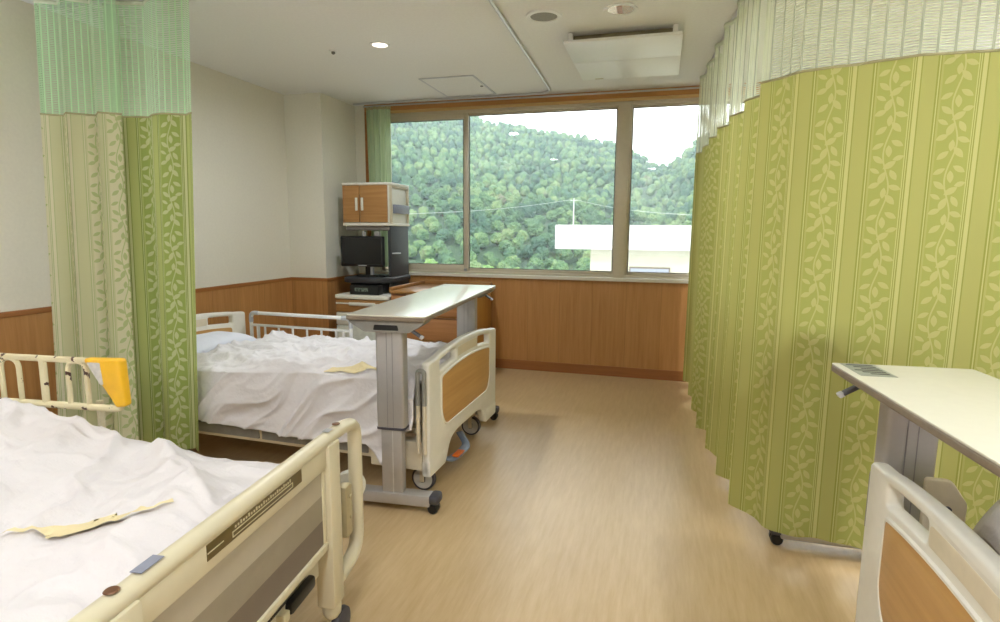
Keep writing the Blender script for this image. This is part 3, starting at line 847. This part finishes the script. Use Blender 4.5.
obj('end_bracket', b, plain('bracket_zinc', (196, 184, 150), .4, .3), bed1)
b = B(); lathe(b, [(0, -.02), (.05, -.018), (.055, 0), (.05, .018), (0, .02)], (.04, -.150, .42), 24, 'y'); obj('bumper_wheel', b, M['offwhite'], bed1)
b = B(); box(b, .02, .09, .20, .44, .285, .325, .012); box(b, .0, .05, .19, .33, .262, .30, .01)
ct = obj('crank_box', b, M['black'], bed1)
b = B(); box(b, -.004, .03, .345, .375, .268, .296, .004); obj('crank_tag', b, M['pale_line'], ct)
def old_caster(x, y):
    b = B(); lathe(b, [(.026, .15), (.03, .14), (.028, .115), (.018, .10)], (x, y, 0), 20)
    tube(b, smooth_path([(x, y, .125), (x, y - .01, .10), (x, y - .03, .05)], .03, 5), .016, 8)
    c = obj('caster', b, M['bed_cream'], bed1)
    b = B(); lathe(b, [(0, -.017), (.035, -.017), (.05, -.012), (.053, 0), (.05, .012), (.035, .017), (0, .017)], (x - .01, y - .035, .053), 28, 'x'); obj('wheel', b, M['dark_grey'], c)
for x, y in ((0, .10), (0, .885), (L1, .10), (L1, .885)): old_caster(x, y)
# side rail on the far side
ry = -.055
b = B()
tube(b, smooth_path([(1.80, ry, .682), (.89, ry, .678), (.842, ry, .68), (.832, ry, .77)], .05, 7), .0125, 10)
sr = obj('side_rail', b, M['chip'], bed1, label='chipped cream side rail with yellow end cover')
b = B(); tube(b, smooth_path([(1.80, ry, .68), (1.84, ry, .77), (1.80, ry, .850), (.86, ry, .846)], .06, 6), .009, 8, rx=.012); obj('top_bar', b, M['chip'], sr)
for xc in (1.01, 1.29, 1.56, 1.74):
    b = B(); tube(b, smooth_path([(xc - .038, ry, .682), (xc - .038, ry, .842), (xc + .038, ry, .842), (xc + .038, ry, .682)], .05, 6), .0085, 8); obj('looped_bar', b, M['chip'], sr)
for xc in (1.15, 1.425): b = B(); tube(b, [(xc, ry, .68), (xc, ry, .848)], .010, 8, rx=.014); obj('upright_bar', b, M['chip'], sr)
for xc in (1.0, 1.6): b = B(); cyl(b, (xc, ry - .07, .27), (xc, ry - .07, .68), .012, n=10); obj('rail_post', b, M['bed_cream'], sr)
yc = plate(rpoly([(.965, .858, .008), (.818, .862, .015), (.812, .692, .012), (.852, .686, .01), (.866, .712, .01)]), [], .036, .010, T(0, ry, 0) @ XZ)
ycv = obj('end_cover', yc, M['yellow'], sr, label='yellow plastic end cover')
b = plate(rpoly([(.950, .846, .004), (.898, .846, .004), (.890, .768, .006), (.902, .768, .004)]), [], .0404, .0005, T(0, ry, 0) @ XZ)
obj('sticker', b, M['paper'], ycv)

# duvet on the older bed; local +y runs towards the near side, so shift by half the width
def top1(x, y):
    a = y + .49
    z = float(np.interp(x, [0, .05, .22, .4, .52, .75, .92, 1.06, 1.31, 1.5, 1.9], [.475, .525, .555, .556, .562, .602, .622, .652, .70, .71, .68]))
    z += .07 * math.sin(max(0, min(1, a)) * PI) * min(1, x / .25)
    return z
def wr1(x, y, side):
    if side:
        q, r = rot2(x, y, .8)
        return (.012 + .012 * fbm(q * 6, r * 3, 5) + .010 * crease(q * 6, r * 2, 1, 2),)
    q, r = rot2(x, y, -.75)
    q += .22 * noise.noise(Vector((x * 2.2, y * 2.2, 3)))
    dq = .10 * noise.noise(Vector((x * 4, y * 5, 13)))
    w = .042 * crease(q * 2.6, r * 1.1, 2.2, 1.5) + .024 * crease((q + dq) * 6.0, r * 2.2, 5.2, 2.0) + .022 * fbm(x * 3.0, y * 3.0, 8) + .012 * crease(x * 5 + .3, (y + dq) * 7, 6.6, 2.4) + .004 * fbm(x * 14, y * 14, 3, 3)
    return (w - .024,)
d1, P1 = duvet('duvet', 'crumpled white duvet with torn-open cream slit on the cream steel bed', (-.966 + .49 * math.sin(math.radians(6.5)), 1.549 - .49 * math.cos(math.radians(6.5)), 0), math.radians(186.5), .035, 1.88, .515, .505, top1, lambda x: .40, lambda x: .40, wr1, 230, 'sheet_warm')
def on1(u, v):
    # centre line of the slit, bed coordinates: from the far tip towards the head
    pts_ = [(.232, .455, .006), (.272, .500, .012), (.310, .512, .018), (.318, .535, .042), (.355, .570, .042), (.41, .578, .032), (.455, .580, .026), (.48, .595, .006), (.505, .620, .008), (.54, .640, .004)]
    k = u * (len(pts_) - 1); i = min(int(k), len(pts_) - 2); f = k - i
    a, c = pts_[i], pts_[i + 1]
    x, y, w_ = (a[m] * (1 - f) + c[m] * f for m in range(3))
    dx, dy = c[0] - a[0], c[1] - a[1]; l = math.hypot(dx, dy)
    xx = x - dy / l * w_ * (v - .5) * 2; yy = y + dx / l * w_ * (v - .5) * 2 - .49
    return (xx, yy, top1(xx, yy) + wr1(xx, yy, 0)[0] + .002 + .006 * noise.noise(Vector((xx * 40, yy * 40, 0))))
patch(d1, on1, None, 'blanket', lift=.008)

# bedding of the bed at the lower right
def top3(x, y): return .60 + .105 * hump(x, .42, .2) - .095 * (max(0, .30 - x) / .085) ** 2
def wr3(x, y, side):
    return (.020 * fbm(x * 4, y * 4, 12) + .020 * ridge(x * 4, y * 3, 14, 2) - .012 + (.012 if side else 0),)
d3, P3 = duvet('duvet', 'white duvet on the bed beside the drawn green curtain', (.597, 1.20, 0), 0, .215, 1.85, .485, .485, top3, lambda x: .42, lambda x: .42, wr3, 120, solo=True)
pillow('white pillow against the headboard beside the bunched curtains', (-2.81, 2.95, .555), math.radians(179), .31, .64, .16, 0)

# ------------------------------------------------------------------ overbed tables
def overbed_table(label, loc, rz, sticker=False, zt=.936):
    t = thing('overbed_table', label, 'table', loc, rz)
    hl, hw = .757, .186
    bm = plate(rpoly([(-hw, -hl, .012), (hw, -hl, .012), (hw, hl, .012), (-hw, hl, .012)]), [], .006, .002, T(0, 0, zt - .003))
    tp = obj('tabletop', bm, M['tabletop'], t)
    bm = plate(rpoly([(-hw, -hl, .012), (hw, -hl, .012), (hw, hl, .012), (-hw, hl, .012)]), [], .019, .004, T(0, 0, zt - .0155))
    obj('top_edge', bm, M['edge_brown'], tp)
    for s in (-1, 1):
        yc = s * .68
        # column: wide sleeve over narrower inner section
        b = plate(rpoly([(-.067, -.033, .015), (.067, -.033, .015), (.067, .033, .015), (-.067, .033, .015)]), [], .458, .002, T(0, yc, .629))
        c = obj('column', b, M['silver'], t)
        b = B(); 
        for xx in (-.012, .0155): box(b, xx - .0012, xx + .0012, yc - .0345, yc + .0345, .41, .86)
        obj('sleeve_seam', b, plain('seam_grey', (150, 148, 152), .5), c)
        b = plate(rpoly([(-.069, -.035, .015), (.069, -.035, .015), (.069, .035, .015), (-.069, .035, .015)]), [], .012, .002, T(0, yc, .402)); obj('sleeve_collar', b, M['dark_grey'], c)
        b = B(); box(b, -.051, .051, yc - .025, yc + .025, .085, .40, .006); inn = obj('inner_column', b, M['silver'], c)
        b = B(); box(b, .004, .008, yc - .0262, yc + .0262, .09, .39); obj('column_seam', b, plain('seam_pale', (214, 214, 214), .4, .4), inn)
        # bracket under the top with recessed grip
        b = plate(rpoly([(-.18, .9035, .003), (.18, .9035, .003), (.17, .890, .01), (.105, .852, .01), (-.105, .852, .01), (-.17, .890, .01)]), [], .10, .003, T(0, yc + s * .015, .006) @ XZ)
        br = obj('bracket', b, M['grey_panel'], t)
        b = plate(rpoly([(-.06, .862, .005), (.06, .862, .005), (.055, .886, .006), (-.055, .886, .006)]), [], .1015, .001, T(0, yc + s * .015, .006) @ XZ); obj('grip_recess', b, M['black'], br)
        # release lever pointing out and down at the +x side
        b = B()
        q = Matrix.Translation((.102, yc + s * .05, .878)) @ Matrix.Rotation(math.radians(32), 4, 'Y')
        bb = B(); box(bb, -.01, .075, -.012, .012, -.006, .006, .004); bb.transform(q); lv = obj('lever', bb, plain('lever_grey', (96, 96, 104), .4), t)
        bb = B(); box(bb, .062, .079, -.0122, .0122, -.0072, .0072, .004); bb.transform(q); obj('lever_tip', bb, M['silver_bright'], lv)
        # foot
        b = B(); box(b, -.235, .185, yc - .036, yc + .036, .035, .09, .008); ft = obj('foot', b, M['silver'], t)
        for xa, xb in ((.178, .228), (-.275, -.228)):
            b = B(); box(b, xa, xb, yc - .04, yc + .04, .048, .094, .015, 3); obj('end_cap', b, M['dark_grey'], ft)
        for xx in (.195, -.24):
            b = B(); lathe(b, [(0, -.03), (.02, -.03), (.025, -.022), (.025, -.006), (.02, 0), (.02, .0), (.025, .006), (.025, .022), (.02, .03), (0, .03)], (xx, yc, .025), 20, 'y')
            obj('caster', b, M['black'], ft)
    # underside beam
    b = B(); box(b, -.05, .05, -.68, .68, .868, .9085, .006); obj('beam', b, M['offwhite'], t)
    if sticker:
        b = B(); box(b, .10, .18, -.0, .0, 0, 0) if False else None
        bb = B(); box(bb, .10, .165, .0, .0, 0, 0) if False else None
        s_ = B(); box(s_, .075, .165, -.745, -.60, zt + .0002, zt + .0012); so = obj('sticker', s_, plain('grey_sticker', (150, 154, 140), .5), tp)
        s2 = B()
        for k in range(6): box(s2, .085, .155 - .012 * (k % 3), -.735 + k * .021, -.725 + k * .021, zt + .0012, zt + .0016)
        obj('sticker_print', s2, M['charcoal'], so)
    return t
overbed_table('grey-white overbed table on silver columns straddling the bed near the television cabinet', (-1.228, 3.010, 0), math.radians(4.5))
overbed_table('overbed table with cream top and grey corner sticker beside the drawn green curtain', (.744, 1.129, 0), math.radians(184.9), True, .930)
overbed_table('overbed table hidden behind the drawn green curtain, one foot showing under the hem', (.70, 3.20, 0), math.radians(181))

# ------------------------------------------------------------------ bedside unit with television, and wooden chest
cab = thing('bedside_cabinet', 'white and wood bedside cabinet with raised cupboard and television shelf by column', 'cabinet', (0, 0, 0))
cx0, cx1 = -2.80, -2.345
# raised cupboard
b = B(); box(b, cx0, cx1, 4.66, 5.05, 1.365, 1.705, .006)
up = obj('cupboard', b, M['offwhite'], cab)
b = plate(rpoly([(cx0 - .012, 4.64, .04), (cx1 + .0, 4.64, .04), (cx1 + .014, 4.72, .04), (cx1 + .014, 5.055, .01), (cx0 - .012, 5.055, .01)]), [], .022, .006, T(0, 0, 1.713)); obj('cupboard_top', b, M['white_plastic'], up)
b = plate(rpoly([(cx0 - .012, 4.64, .04), (cx1 + .0, 4.64, .04), (cx1 + .014, 4.72, .04), (cx1 + .014, 5.055, .01), (cx0 - .012, 5.055, .01)]), [], .024, .006, T(0, 0, 1.356)); obj('cupboard_bottom', b, M['white_plastic'], up)
b = B(); box(b, cx0 + .012, cx1 - .008, 4.665, 5.04, 1.302, 1.345, .018, 3); obj('cupboard_underside', b, plain('underside_grey', (140, 134, 130), .5), up)
for x0, x1, hx in ((cx0 + .004, cx0 + .168, cx0 + .143), (cx0 + .176, cx1 - .012, cx0 + .2)):
    b = B(); box(b, x0, x1, 4.642, 4.66, 1.375, 1.700, .004); d = obj('cupboard_door', b, M['cab_wood'], cab)
    b = B(); box(b, hx - .012, hx + .012, 4.634, 4.643, 1.478, 1.592, .004, 3); obj('handle', b, M['offwhite'], d)
# side of the cupboard: frame with shallow recess and grey bin
b = B(); box(b, cx1, cx1 + .012, 4.67, 4.70, 1.37, 1.70, .002); box(b, cx1, cx1 + .012, 5.02, 5.05, 1.37, 1.70, .002); box(b, cx1, cx1 + .012, 4.70, 5.03, 1.68, 1.70, .002)
obj('side_frame', b, plain('side_frame_beige', (206, 192, 164), .45), up)
b = B(); box(b, cx1, cx1 + .02, 4.73, 5.045, 1.455, 1.535, .004); obj('side_pocket', b, M['grey_tint'], up)
# dark support panel and shelf
b = B(); box(b, cx1 - .03, cx1, 4.68, 5.05, .75, 1.345, .004); obj('side_panel', b, M['charcoal'], cab)
b = B(); box(b, cx1 - .001, cx1 + .045, 4.70, 4.79, 1.095, 1.105, .003); obj('hook', b, M['silver_bright'], cab)
b = plate(rpoly([(cx0 + .02, 4.56, .08), (cx1 - .11, 4.50, .06), (cx1 + .02, 4.64, .05), (cx1 + .02, 5.05, .01), (cx0 + .02, 5.05, .01)]), [], .05, .012, T(0, 0, .862)); obj('shelf', b, M['charcoal'], cab)
b = B(); box(b, cx0 + .08, cx1 - .05, 4.60, 5.05, .752, .838, .02, 3); obj('shelf_box', b, M['black'], cab)
# lower cabinet
lx0, lx1, ly = -2.79, -2.265, 4.46
b = B(); box(b, lx0 + .005, lx1 - .005, ly + .02, 5.10, .04, .70, .004); lo = obj('lower_body', b, M['offwhite'], cab)
b = plate(rpoly([(lx0 - .006, ly - .01, .03), (lx1 + .006, ly - .01, .03), (lx1 + .006, 5.105, .01), (lx0 - .006, 5.105, .01)]), [], .035, .008, T(0, 0, .720)); obj('lower_top', b, M['white_plastic'], cab)
b = B(); box(b, lx0 + .006, lx1 - .006, ly, ly + .02, .585, .698, .004); dr = obj('drawer', b, M['cab_wood'], cab)
b = B(); box(b, lx0 + .006, lx1 - .006, ly - .004, ly + .01, .655, .668, .002); obj('drawer_lip', b, M['offwhite'], dr)
b = B(); box(b, lx0 + .14, lx0 + .40, ly - .016, ly - .002, .645, .676, .008, 3); obj('handle', b, M['offwhite'], dr)
b = B(); box(b, lx0 + .006, lx1 - .006, ly, ly + .02, .47, .578, .004); dr = obj('drawer', b, M['offwhite'], cab)
b = B(); box(b, lx0 + .006, lx1 - .006, ly, ly + .02, .10, .462, .004); dr = obj('fridge_door', b, plain('fridge_grey_white', (214, 218, 208), .4), cab)
# television
tv = thing('television', 'small black flat-screen television on the bedside shelf', 'television', (-2.60, 4.65, -.016), math.radians(2))
b = B(); box(b, -.215, .20, -.03, .02, .995, 1.268, .008); obj('casing', b, M['black'], tv)
b = B(); box(b, -.197, .182, -.032, -.029, 1.02, 1.252); obj('screen', b, M['screen'], tv, smooth=False)
b = B(); box(b, -.04, .04, -.0335, -.030, 1.002, 1.010); obj('badge', b, M['silver'], tv)
b = B(); box(b, .0, .05, .02, .06, .912, 1.18, .005); box(b, -.08, .13, .0, .14, .906, .92, .005); obj('stand', b, M['black'], tv)
b = B(); box(b, .05, .075, .02, .05, .905, 1.05, .003); obj('stand_trim', b, M['silver_bright'], tv)
for xa, xb in ((-.03, -.005), (.09, .14)):
    b = B(); box(b, xa, xb, .03, .06, 1.262, 1.313, .004); obj('clamp', b, M['silver'], tv)
o = obj('remote_control', box(B(), -2.46, -2.40, 4.66, 4.82, .8885, .903, .005), M['black']); setp(o, 'slim black remote control lying on the television shelf', 'remote control')
st = thing('set_top_box', 'small black box with printed panel under the television shelf', 'set-top box', (-2.515, 4.50, 0))
b = B(); box(b, -.15, .13, .0, .09, .739, .822, .006); obj('case', b, M['black'], st)
b = B(); box(b, -.10, .03, -.003, .001, .768, .800, .001); obj('front_panel', b, plain('panel_print', (120, 132, 120), .4, var=.5, scale=60), st)  # grey-green print on the front of the box
# wooden chest
ch = thing('wooden_chest', 'low wooden chest of drawers behind the table, against the window wall', 'chest', (0, 0, 0))
hx0, hx1, hy = -2.235, -1.545, 4.42
b = B(); box(b, hx0, hx1, hy + .02, 5.15, .05, .775, .004); bd = obj('body', b, M['chest_side'], ch)
b = B(); box(b, hx0 - .004, hx1 + .006, hy - .006, 5.155, .775, .795, .004); obj('top', b, M['cab_wood'], ch)
b = B(); box(b, hx0 - .004, hx0 + .02, hy - .006, 5.155, .795, .825, .006); box(b, hx0, hx1, 5.13, 5.155, .795, .83, .004); obj('gallery', b, M['cab_wood'], ch)
for z0, z1 in ((.592, .768), (.385, .580), (.16, .373)):
    b = B(); box(b, hx0 + .012, hx1 - .012, hy, hy + .022, z0, z1, .003); d = obj('drawer', b, M['chest_wood'], ch)
    b = B(); box(b, hx0 + .02, hx1 - .02, hy - .002, hy + .002, z1 - .012, z1 - .002); obj('finger_groove', b, plain('groove_brown', (110, 70, 40), .5), d)
b = B(); box(b, hx0 + .01, hx1 - .01, hy + .03, 5.14, 0, .05); obj('plinth', b, M['base'], ch)

# ------------------------------------------------------------------ outside
def crest(q):   # height of the ridge at 200 m, by sideways position there
    return float(np.interp(q, [-200, -150, -120, -98, -69, -57, -36, -16, -5, -1, 3, 9, 25, 60, 120], [58, 57, 56, 54, 46.5, 43, 39, 35, 29, 27.5, 29.5, 35, 44, 50, 52]))
Y0, Y1 = 62, 250
def ground(x, y):
    q = x * 200 / y
    k = max(0, min(1.25, (y - Y0) / (Y1 - Y0)))
    top = (crest(q) - 1.3) * (Y1 / 200) + 1.3 - 7
    base = -13
    s = k ** 1.05 if k <= 1 else 1 - (k - 1) * 1.4
    z = base + (top - base) * s
    z += 5.0 * noise.noise(Vector((x * .022, y * .022, 3))) * min(1, k * 3) * (1 - max(0, min(1, k)) ** 4)
    return z
xs = np.linspace(-260, 140, 90); ys = np.linspace(40, 300, 70)
P = np.array([[(x, y, ground(x, y) - (6 if y < 60 else 0)) for y in ys] for x in xs])
hs = obj('hillside_ground', gridmesh('hillside_ground', P), M['soil'], angle=180); setp(hs, 'steep wooded hillside beyond the window', None, None, 'structure')
def crown_mesh(name, seed, sub, mat, rough=.5):
    b = B(); bmesh.ops.create_icosphere(b, subdivisions=sub, radius=1.0)
    o = Vector((seed * 13.7, seed * 5.1, seed * 2.3))
    for v in b.verts:
        p = v.co.copy()
        n1 = noise.noise(p * 1.6 + o); n2 = noise.noise(p * 3.8 + o); n3 = noise.noise(p * 9 + o) + .8 * noise.noise(p * 20 + o)
        f = 1 + .28 * n1 + .24 * n2 * (rough / .5) + .16 * n3
        v.co = Vector((p.x * f, p.y * f, p.z * f * .85))
        if v.co.z < -.45: v.co.z = -.45 + (v.co.z + .45) * .3
    cyl(b, (0, 0, -2.0), (0, 0, -.3), .09, .07, 6, cap=False, mi=1)
    me = bpy.data.meshes.new(name); b.to_mesh(me); b.free()
    me.materials.append(mat); me.materials.append(M['bark'])
    return me
hill_protos = [crown_mesh('tree', i, 4, M['hill_leaf']) for i in range(5)]
near_protos = [crown_mesh('tree', 20 + i, 4, M['near_leaf'], .6) for i in range(4)]
pts = []
R2 = random.Random(11)
y = 66.0
while y < 256:
    sp = 3.9 - max(0, y - 100) * .005
    x = -.62 * y - 26
    while x < .22 * y + 22:
        px, py = x + R2.uniform(-1.0, 1.0), y + R2.uniform(-1.0, 1.0)
        if math.hypot(px + 16.75, py - 110) > 2.6: pts.append((px, py, R2.uniform(2.4, 3.7) * (1.0 + .25 * (R2.random() < .12))))
        x += sp
    y += sp * .95
def vis(p):
    a = p[0] / p[1]; return -.52 < a < .09
inview = sorted([p for p in pts if vis(p)], key=lambda p: p[1])
PA = np.array([p[:2] for p in pts]); rad = {}
for p in pts:
    d = np.hypot(PA[:, 0] - p[0], PA[:, 1] - p[1]); d.sort()
    rad[id(p)] = d[1] * .5 / 1.29
single = set(id(p) for p in inview[:300])
far = []
for p in pts:
    x, y, _ = p; r = rad[id(p)]; g = ground(x, y)
    if id(p) in single:
        near = y < 84 + 10 * noise.noise(Vector((x * .05, y * .05, 0)))
        me = R2.choice(near_protos if near else hill_protos)
        o = bpy.data.objects.new('tree', me); COL.objects.link(o)
        o.location = (x, y, g + r * 1.1); o.rotation_euler = (0, 0, R2.uniform(0, 6.28)); o.scale = (r, r, r * R2.uniform(1.1, 1.5))
        if near: setp(o, 'light green leafy tree at the foot of the wooded hill', 'tree', 'light green trees at the foot of the hill')
        else: setp(o, 'rounded dark green tree on the lower slope of the wooded hill', 'tree', 'dark green trees on the lower slope')
    else: far.append((x, y, g + r * .9, r))
pv = []; pf = []
for k in range(4):
    b = B(); bmesh.ops.create_icosphere(b, subdivisions=3, radius=1.0); o = Vector((k * 9.7 + 50, k * 3.3, 1))
    for v in b.verts:
        p = v.co.copy(); f = 1 + .28 * noise.noise(p * 1.6 + o) + .26 * noise.noise(p * 3.8 + o) + .22 * noise.noise(p * 9 + o); v.co = p * f
    b.verts.ensure_lookup_table()
    pv.append(np.array([v.co[:] for v in b.verts])); pf.append(np.array([[v.index for v in f.verts] for f in b.faces])); b.free()
VV = []; FF = []; off = 0
for (x, y, z, r) in far:
    k = R2.randrange(4); a = R2.uniform(0, 6.28); c, s = math.cos(a), math.sin(a)
    V = pv[k] @ np.array([[c, s, 0], [-s, c, 0], [0, 0, R2.uniform(1.0, 1.4)]]) * r + np.array([x, y, z])
    VV.append(V); FF.append(pf[k] + off); off += len(V)
VV = np.concatenate(VV).astype(np.float32); FF = np.concatenate(FF).astype(np.int32)
me = bpy.data.meshes.new('forest'); me.vertices.add(len(VV)); me.vertices.foreach_set('co', VV.ravel())
me.loops.add(FF.size); me.loops.foreach_set('vertex_index', FF.ravel()); me.polygons.add(len(FF))
me.polygons.foreach_set('loop_start', np.arange(0, FF.size, 3, dtype=np.int32)); me.update(calc_edges=True)
fo = obj('forest', me, M['hill_leaf'], angle=180); setp(fo, 'dense forest canopy covering the upper hill up to the ridge', 'forest', None, 'stuff')

# thin summer haze over the valley
def haze():
    t = NT('valley_haze'); v = t.n('VolumeScatter'); v.inputs['Color'].default_value = (.80, .90, 1, 1); v.inputs['Density'].default_value = .0011
    t.link(v.outputs[0], t.out.inputs[1]); return t.m
hz = obj('haze', box(B(), -280, 160, 45, 300, -30, 75), haze(), smooth=False); setp(hz, 'thin bluish haze hanging in front of the wooded hill', None, None, 'stuff')
# neighbouring building
nb = thing('building', 'white flat-roofed building with deep parapet outside the window', 'building', (0, 25, 0))
b = B(); box(b, -4.6, 9, 0, 8, .53, 1.58, .02); obj('parapet', b, M['concrete_white'], nb)
b = B(); box(b, -3.1, 9, .6, 7.5, -14, .53); obj('wall', b, M['concrete_cream'], nb)
b = B(); box(b, -1.40, .32, .55, .62, -1.2, -.22, .01); w_ = obj('window', b, M['alu_dark'], nb)
b = B(); box(b, -1.34, .26, .54, .56, -1.14, -.28); obj('pane', b, M['dark_glass'], w_)
PX, PY, PZ = -16.75, 110.0, 7.5
pg = ground(PX, PY) - .5
up_ = thing('utility_pole', 'thin pale pole rising out of the trees behind the white building', 'pole', (PX, PY, pg))
b = B(); cyl(b, (0, 0, 0), (0, 0, PZ - pg), .16, .10, 10); obj('shaft', b, M['pole'], up_)
b = B(); box(b, -.7, .7, -.05, .05, PZ - pg - .5, PZ - pg - .38); obj('crossarm', b, M['pole'], up_)
for x0, x1, zz, lab in ((.45, 3.6, 3.3, 'thin cable running from the pale pole above the white building'), (-.45, -32.5, 3.4, 'thin cable running from the pale pole across the open hillside')):
    b = B(); tube(b, [(PX + x0 + (x1 - PX - x0) * i / 14, PY - .25 + (64 - PY) * i / 14, PZ - .3 + (zz - PZ) * i / 14 - .5 * math.sin(PI * i / 14)) for i in range(15)], .022, 5)
    o = obj('power_line', b, M['pole']); setp(o, lab, 'cable')

# ------------------------------------------------------------------ light
def world():
    w = bpy.data.worlds.new('sky'); sc.world = w; w.use_nodes = True
    t = w.node_tree; t.nodes.clear()
    N = lambda k, **kw: (lambda n: ([setattr(n, a, v) for a, v in kw.items()], n)[1])(t.nodes.new('ShaderNode' + k))
    out = N('OutputWorld'); bg = N('Background'); tc = N('TexCoord'); mp = N('Mapping'); mp.inputs['Scale'].default_value = (1, 1, 3)
    nz = N('TexNoise'); nz.inputs['Scale'].default_value = 3.0; nz.inputs['Detail'].default_value = 5
    cr = N('ValToRGB'); cr.color_ramp.elements[0].position = .38; cr.color_ramp.elements[0].color = lin((222, 233, 245)); cr.color_ramp.elements[1].position = .6; cr.color_ramp.elements[1].color = lin((250, 251, 252))
    L = t.links.new
    L(tc.outputs['Generated'], mp.inputs[0]); L(mp.outputs[0], nz.inputs['Vector']); L(nz.outputs[0], cr.inputs[0]); L(cr.outputs[0], bg.inputs[0])
    bg.inputs[1].default_value = SKY
    L(bg.outputs[0], out.inputs[0])
SKY, SUN, LAMP, UP_FILL = 3.0, 1.4, 10.5, 20
world()
def light(name, typ, loc, energy, color=(1, 1, 1), **kw):
    l = bpy.data.lights.new(name, typ); l.energy = energy; l.color = color
    for k, v in kw.items(): setattr(l, k, v)
    o = bpy.data.objects.new(name, l); COL.objects.link(o); o.location = loc; return o
s = light('sun', 'SUN', (0, -20, 60), SUN, (1, .97, .92), angle=.15)
s.rotation_euler = Vector((.25, .75, -.75)).to_track_quat('-Z', 'Y').to_euler()
for (x, y, e) in ((-1.83, 3.55, 1.0), (-1.83, .9, .35), (1.3, .9, 1.3), (1.3, 3.4, 1.5), (-.28, .3, .75), (-.28, -.9, 1.7)):  # lamp of the lit downlight first, the rest added to fill the room
    light('downlight_and_fill_lamp', 'AREA', (x, y, HC - .012), LAMP * e, (.90, .95, 1), shape='DISK', size=.12, spread=math.radians(170))
# unseen wall uplights, added to brighten the ceiling and the drawn curtain
for k, (x, y, rz, lab) in enumerate(((XR, 1.2, 0, 'over the head of the bed with the sticker table'), (XR, 3.7, 0, 'on the wall behind the drawn green curtain'), (XL, .55, PI, 'over the head of the cream steel bed'))):
    f = thing('added_uplight', 'long white uplight added out of view ' + lab, 'added wall light', (x, y, 1.72), rz)
    b = B(); box(b, -.11, -.001, -.5, .5, -.04, .0, .006); box(b, -.11, -.104, -.5, .5, 0, .06, .002); obj('housing', b, M['white'], f)
    b = B(); box(b, -.09, -.02, -.48, .48, .0, .003); obj('tube', b, M['lamp'], f)
    o = light('added_uplight_lamp', 'AREA', (x + (-.055 if rz == 0 else .055), y, 1.724), UP_FILL, (.90, .95, 1), shape='RECTANGLE', size=.07, size_y=.95)
    o.rotation_euler = (PI, 0, 0)
for (x, y) in ((-1.83, .9), (1.3, .9), (1.3, 3.4), (-.28, .3), (-.28, -.9)):  # fittings of the added downlights, none of them in view
    f = fit('downlight', 'round downlight added out of view %s' % {(-1.83, .9): 'over the cream steel bed', (1.3, .9): 'over the bed with the sticker table', (1.3, 3.4): 'behind the drawn green curtain', (-.28, .3): 'over the aisle', (-.28, -.9): 'by the door end of the aisle'}[(x, y)], 'ceiling light', x, y)
    obj('trim_ring', lathe(B(), [(.068, 0), (.066, -.006), (.052, -.006), (.048, 0)], n=40), M['white'], f)
    obj('bulb', lathe(B(), [(.0, -.004), (.03, -.006), (.047, -.001), (.047, 0)], n=32), M['lamp'], f)

vs = sc.view_settings
vs.view_transform = 'Standard'; vs.look = 'None'; vs.gamma = 1; vs.use_curve_mapping = False
vs.exposure = 0.75
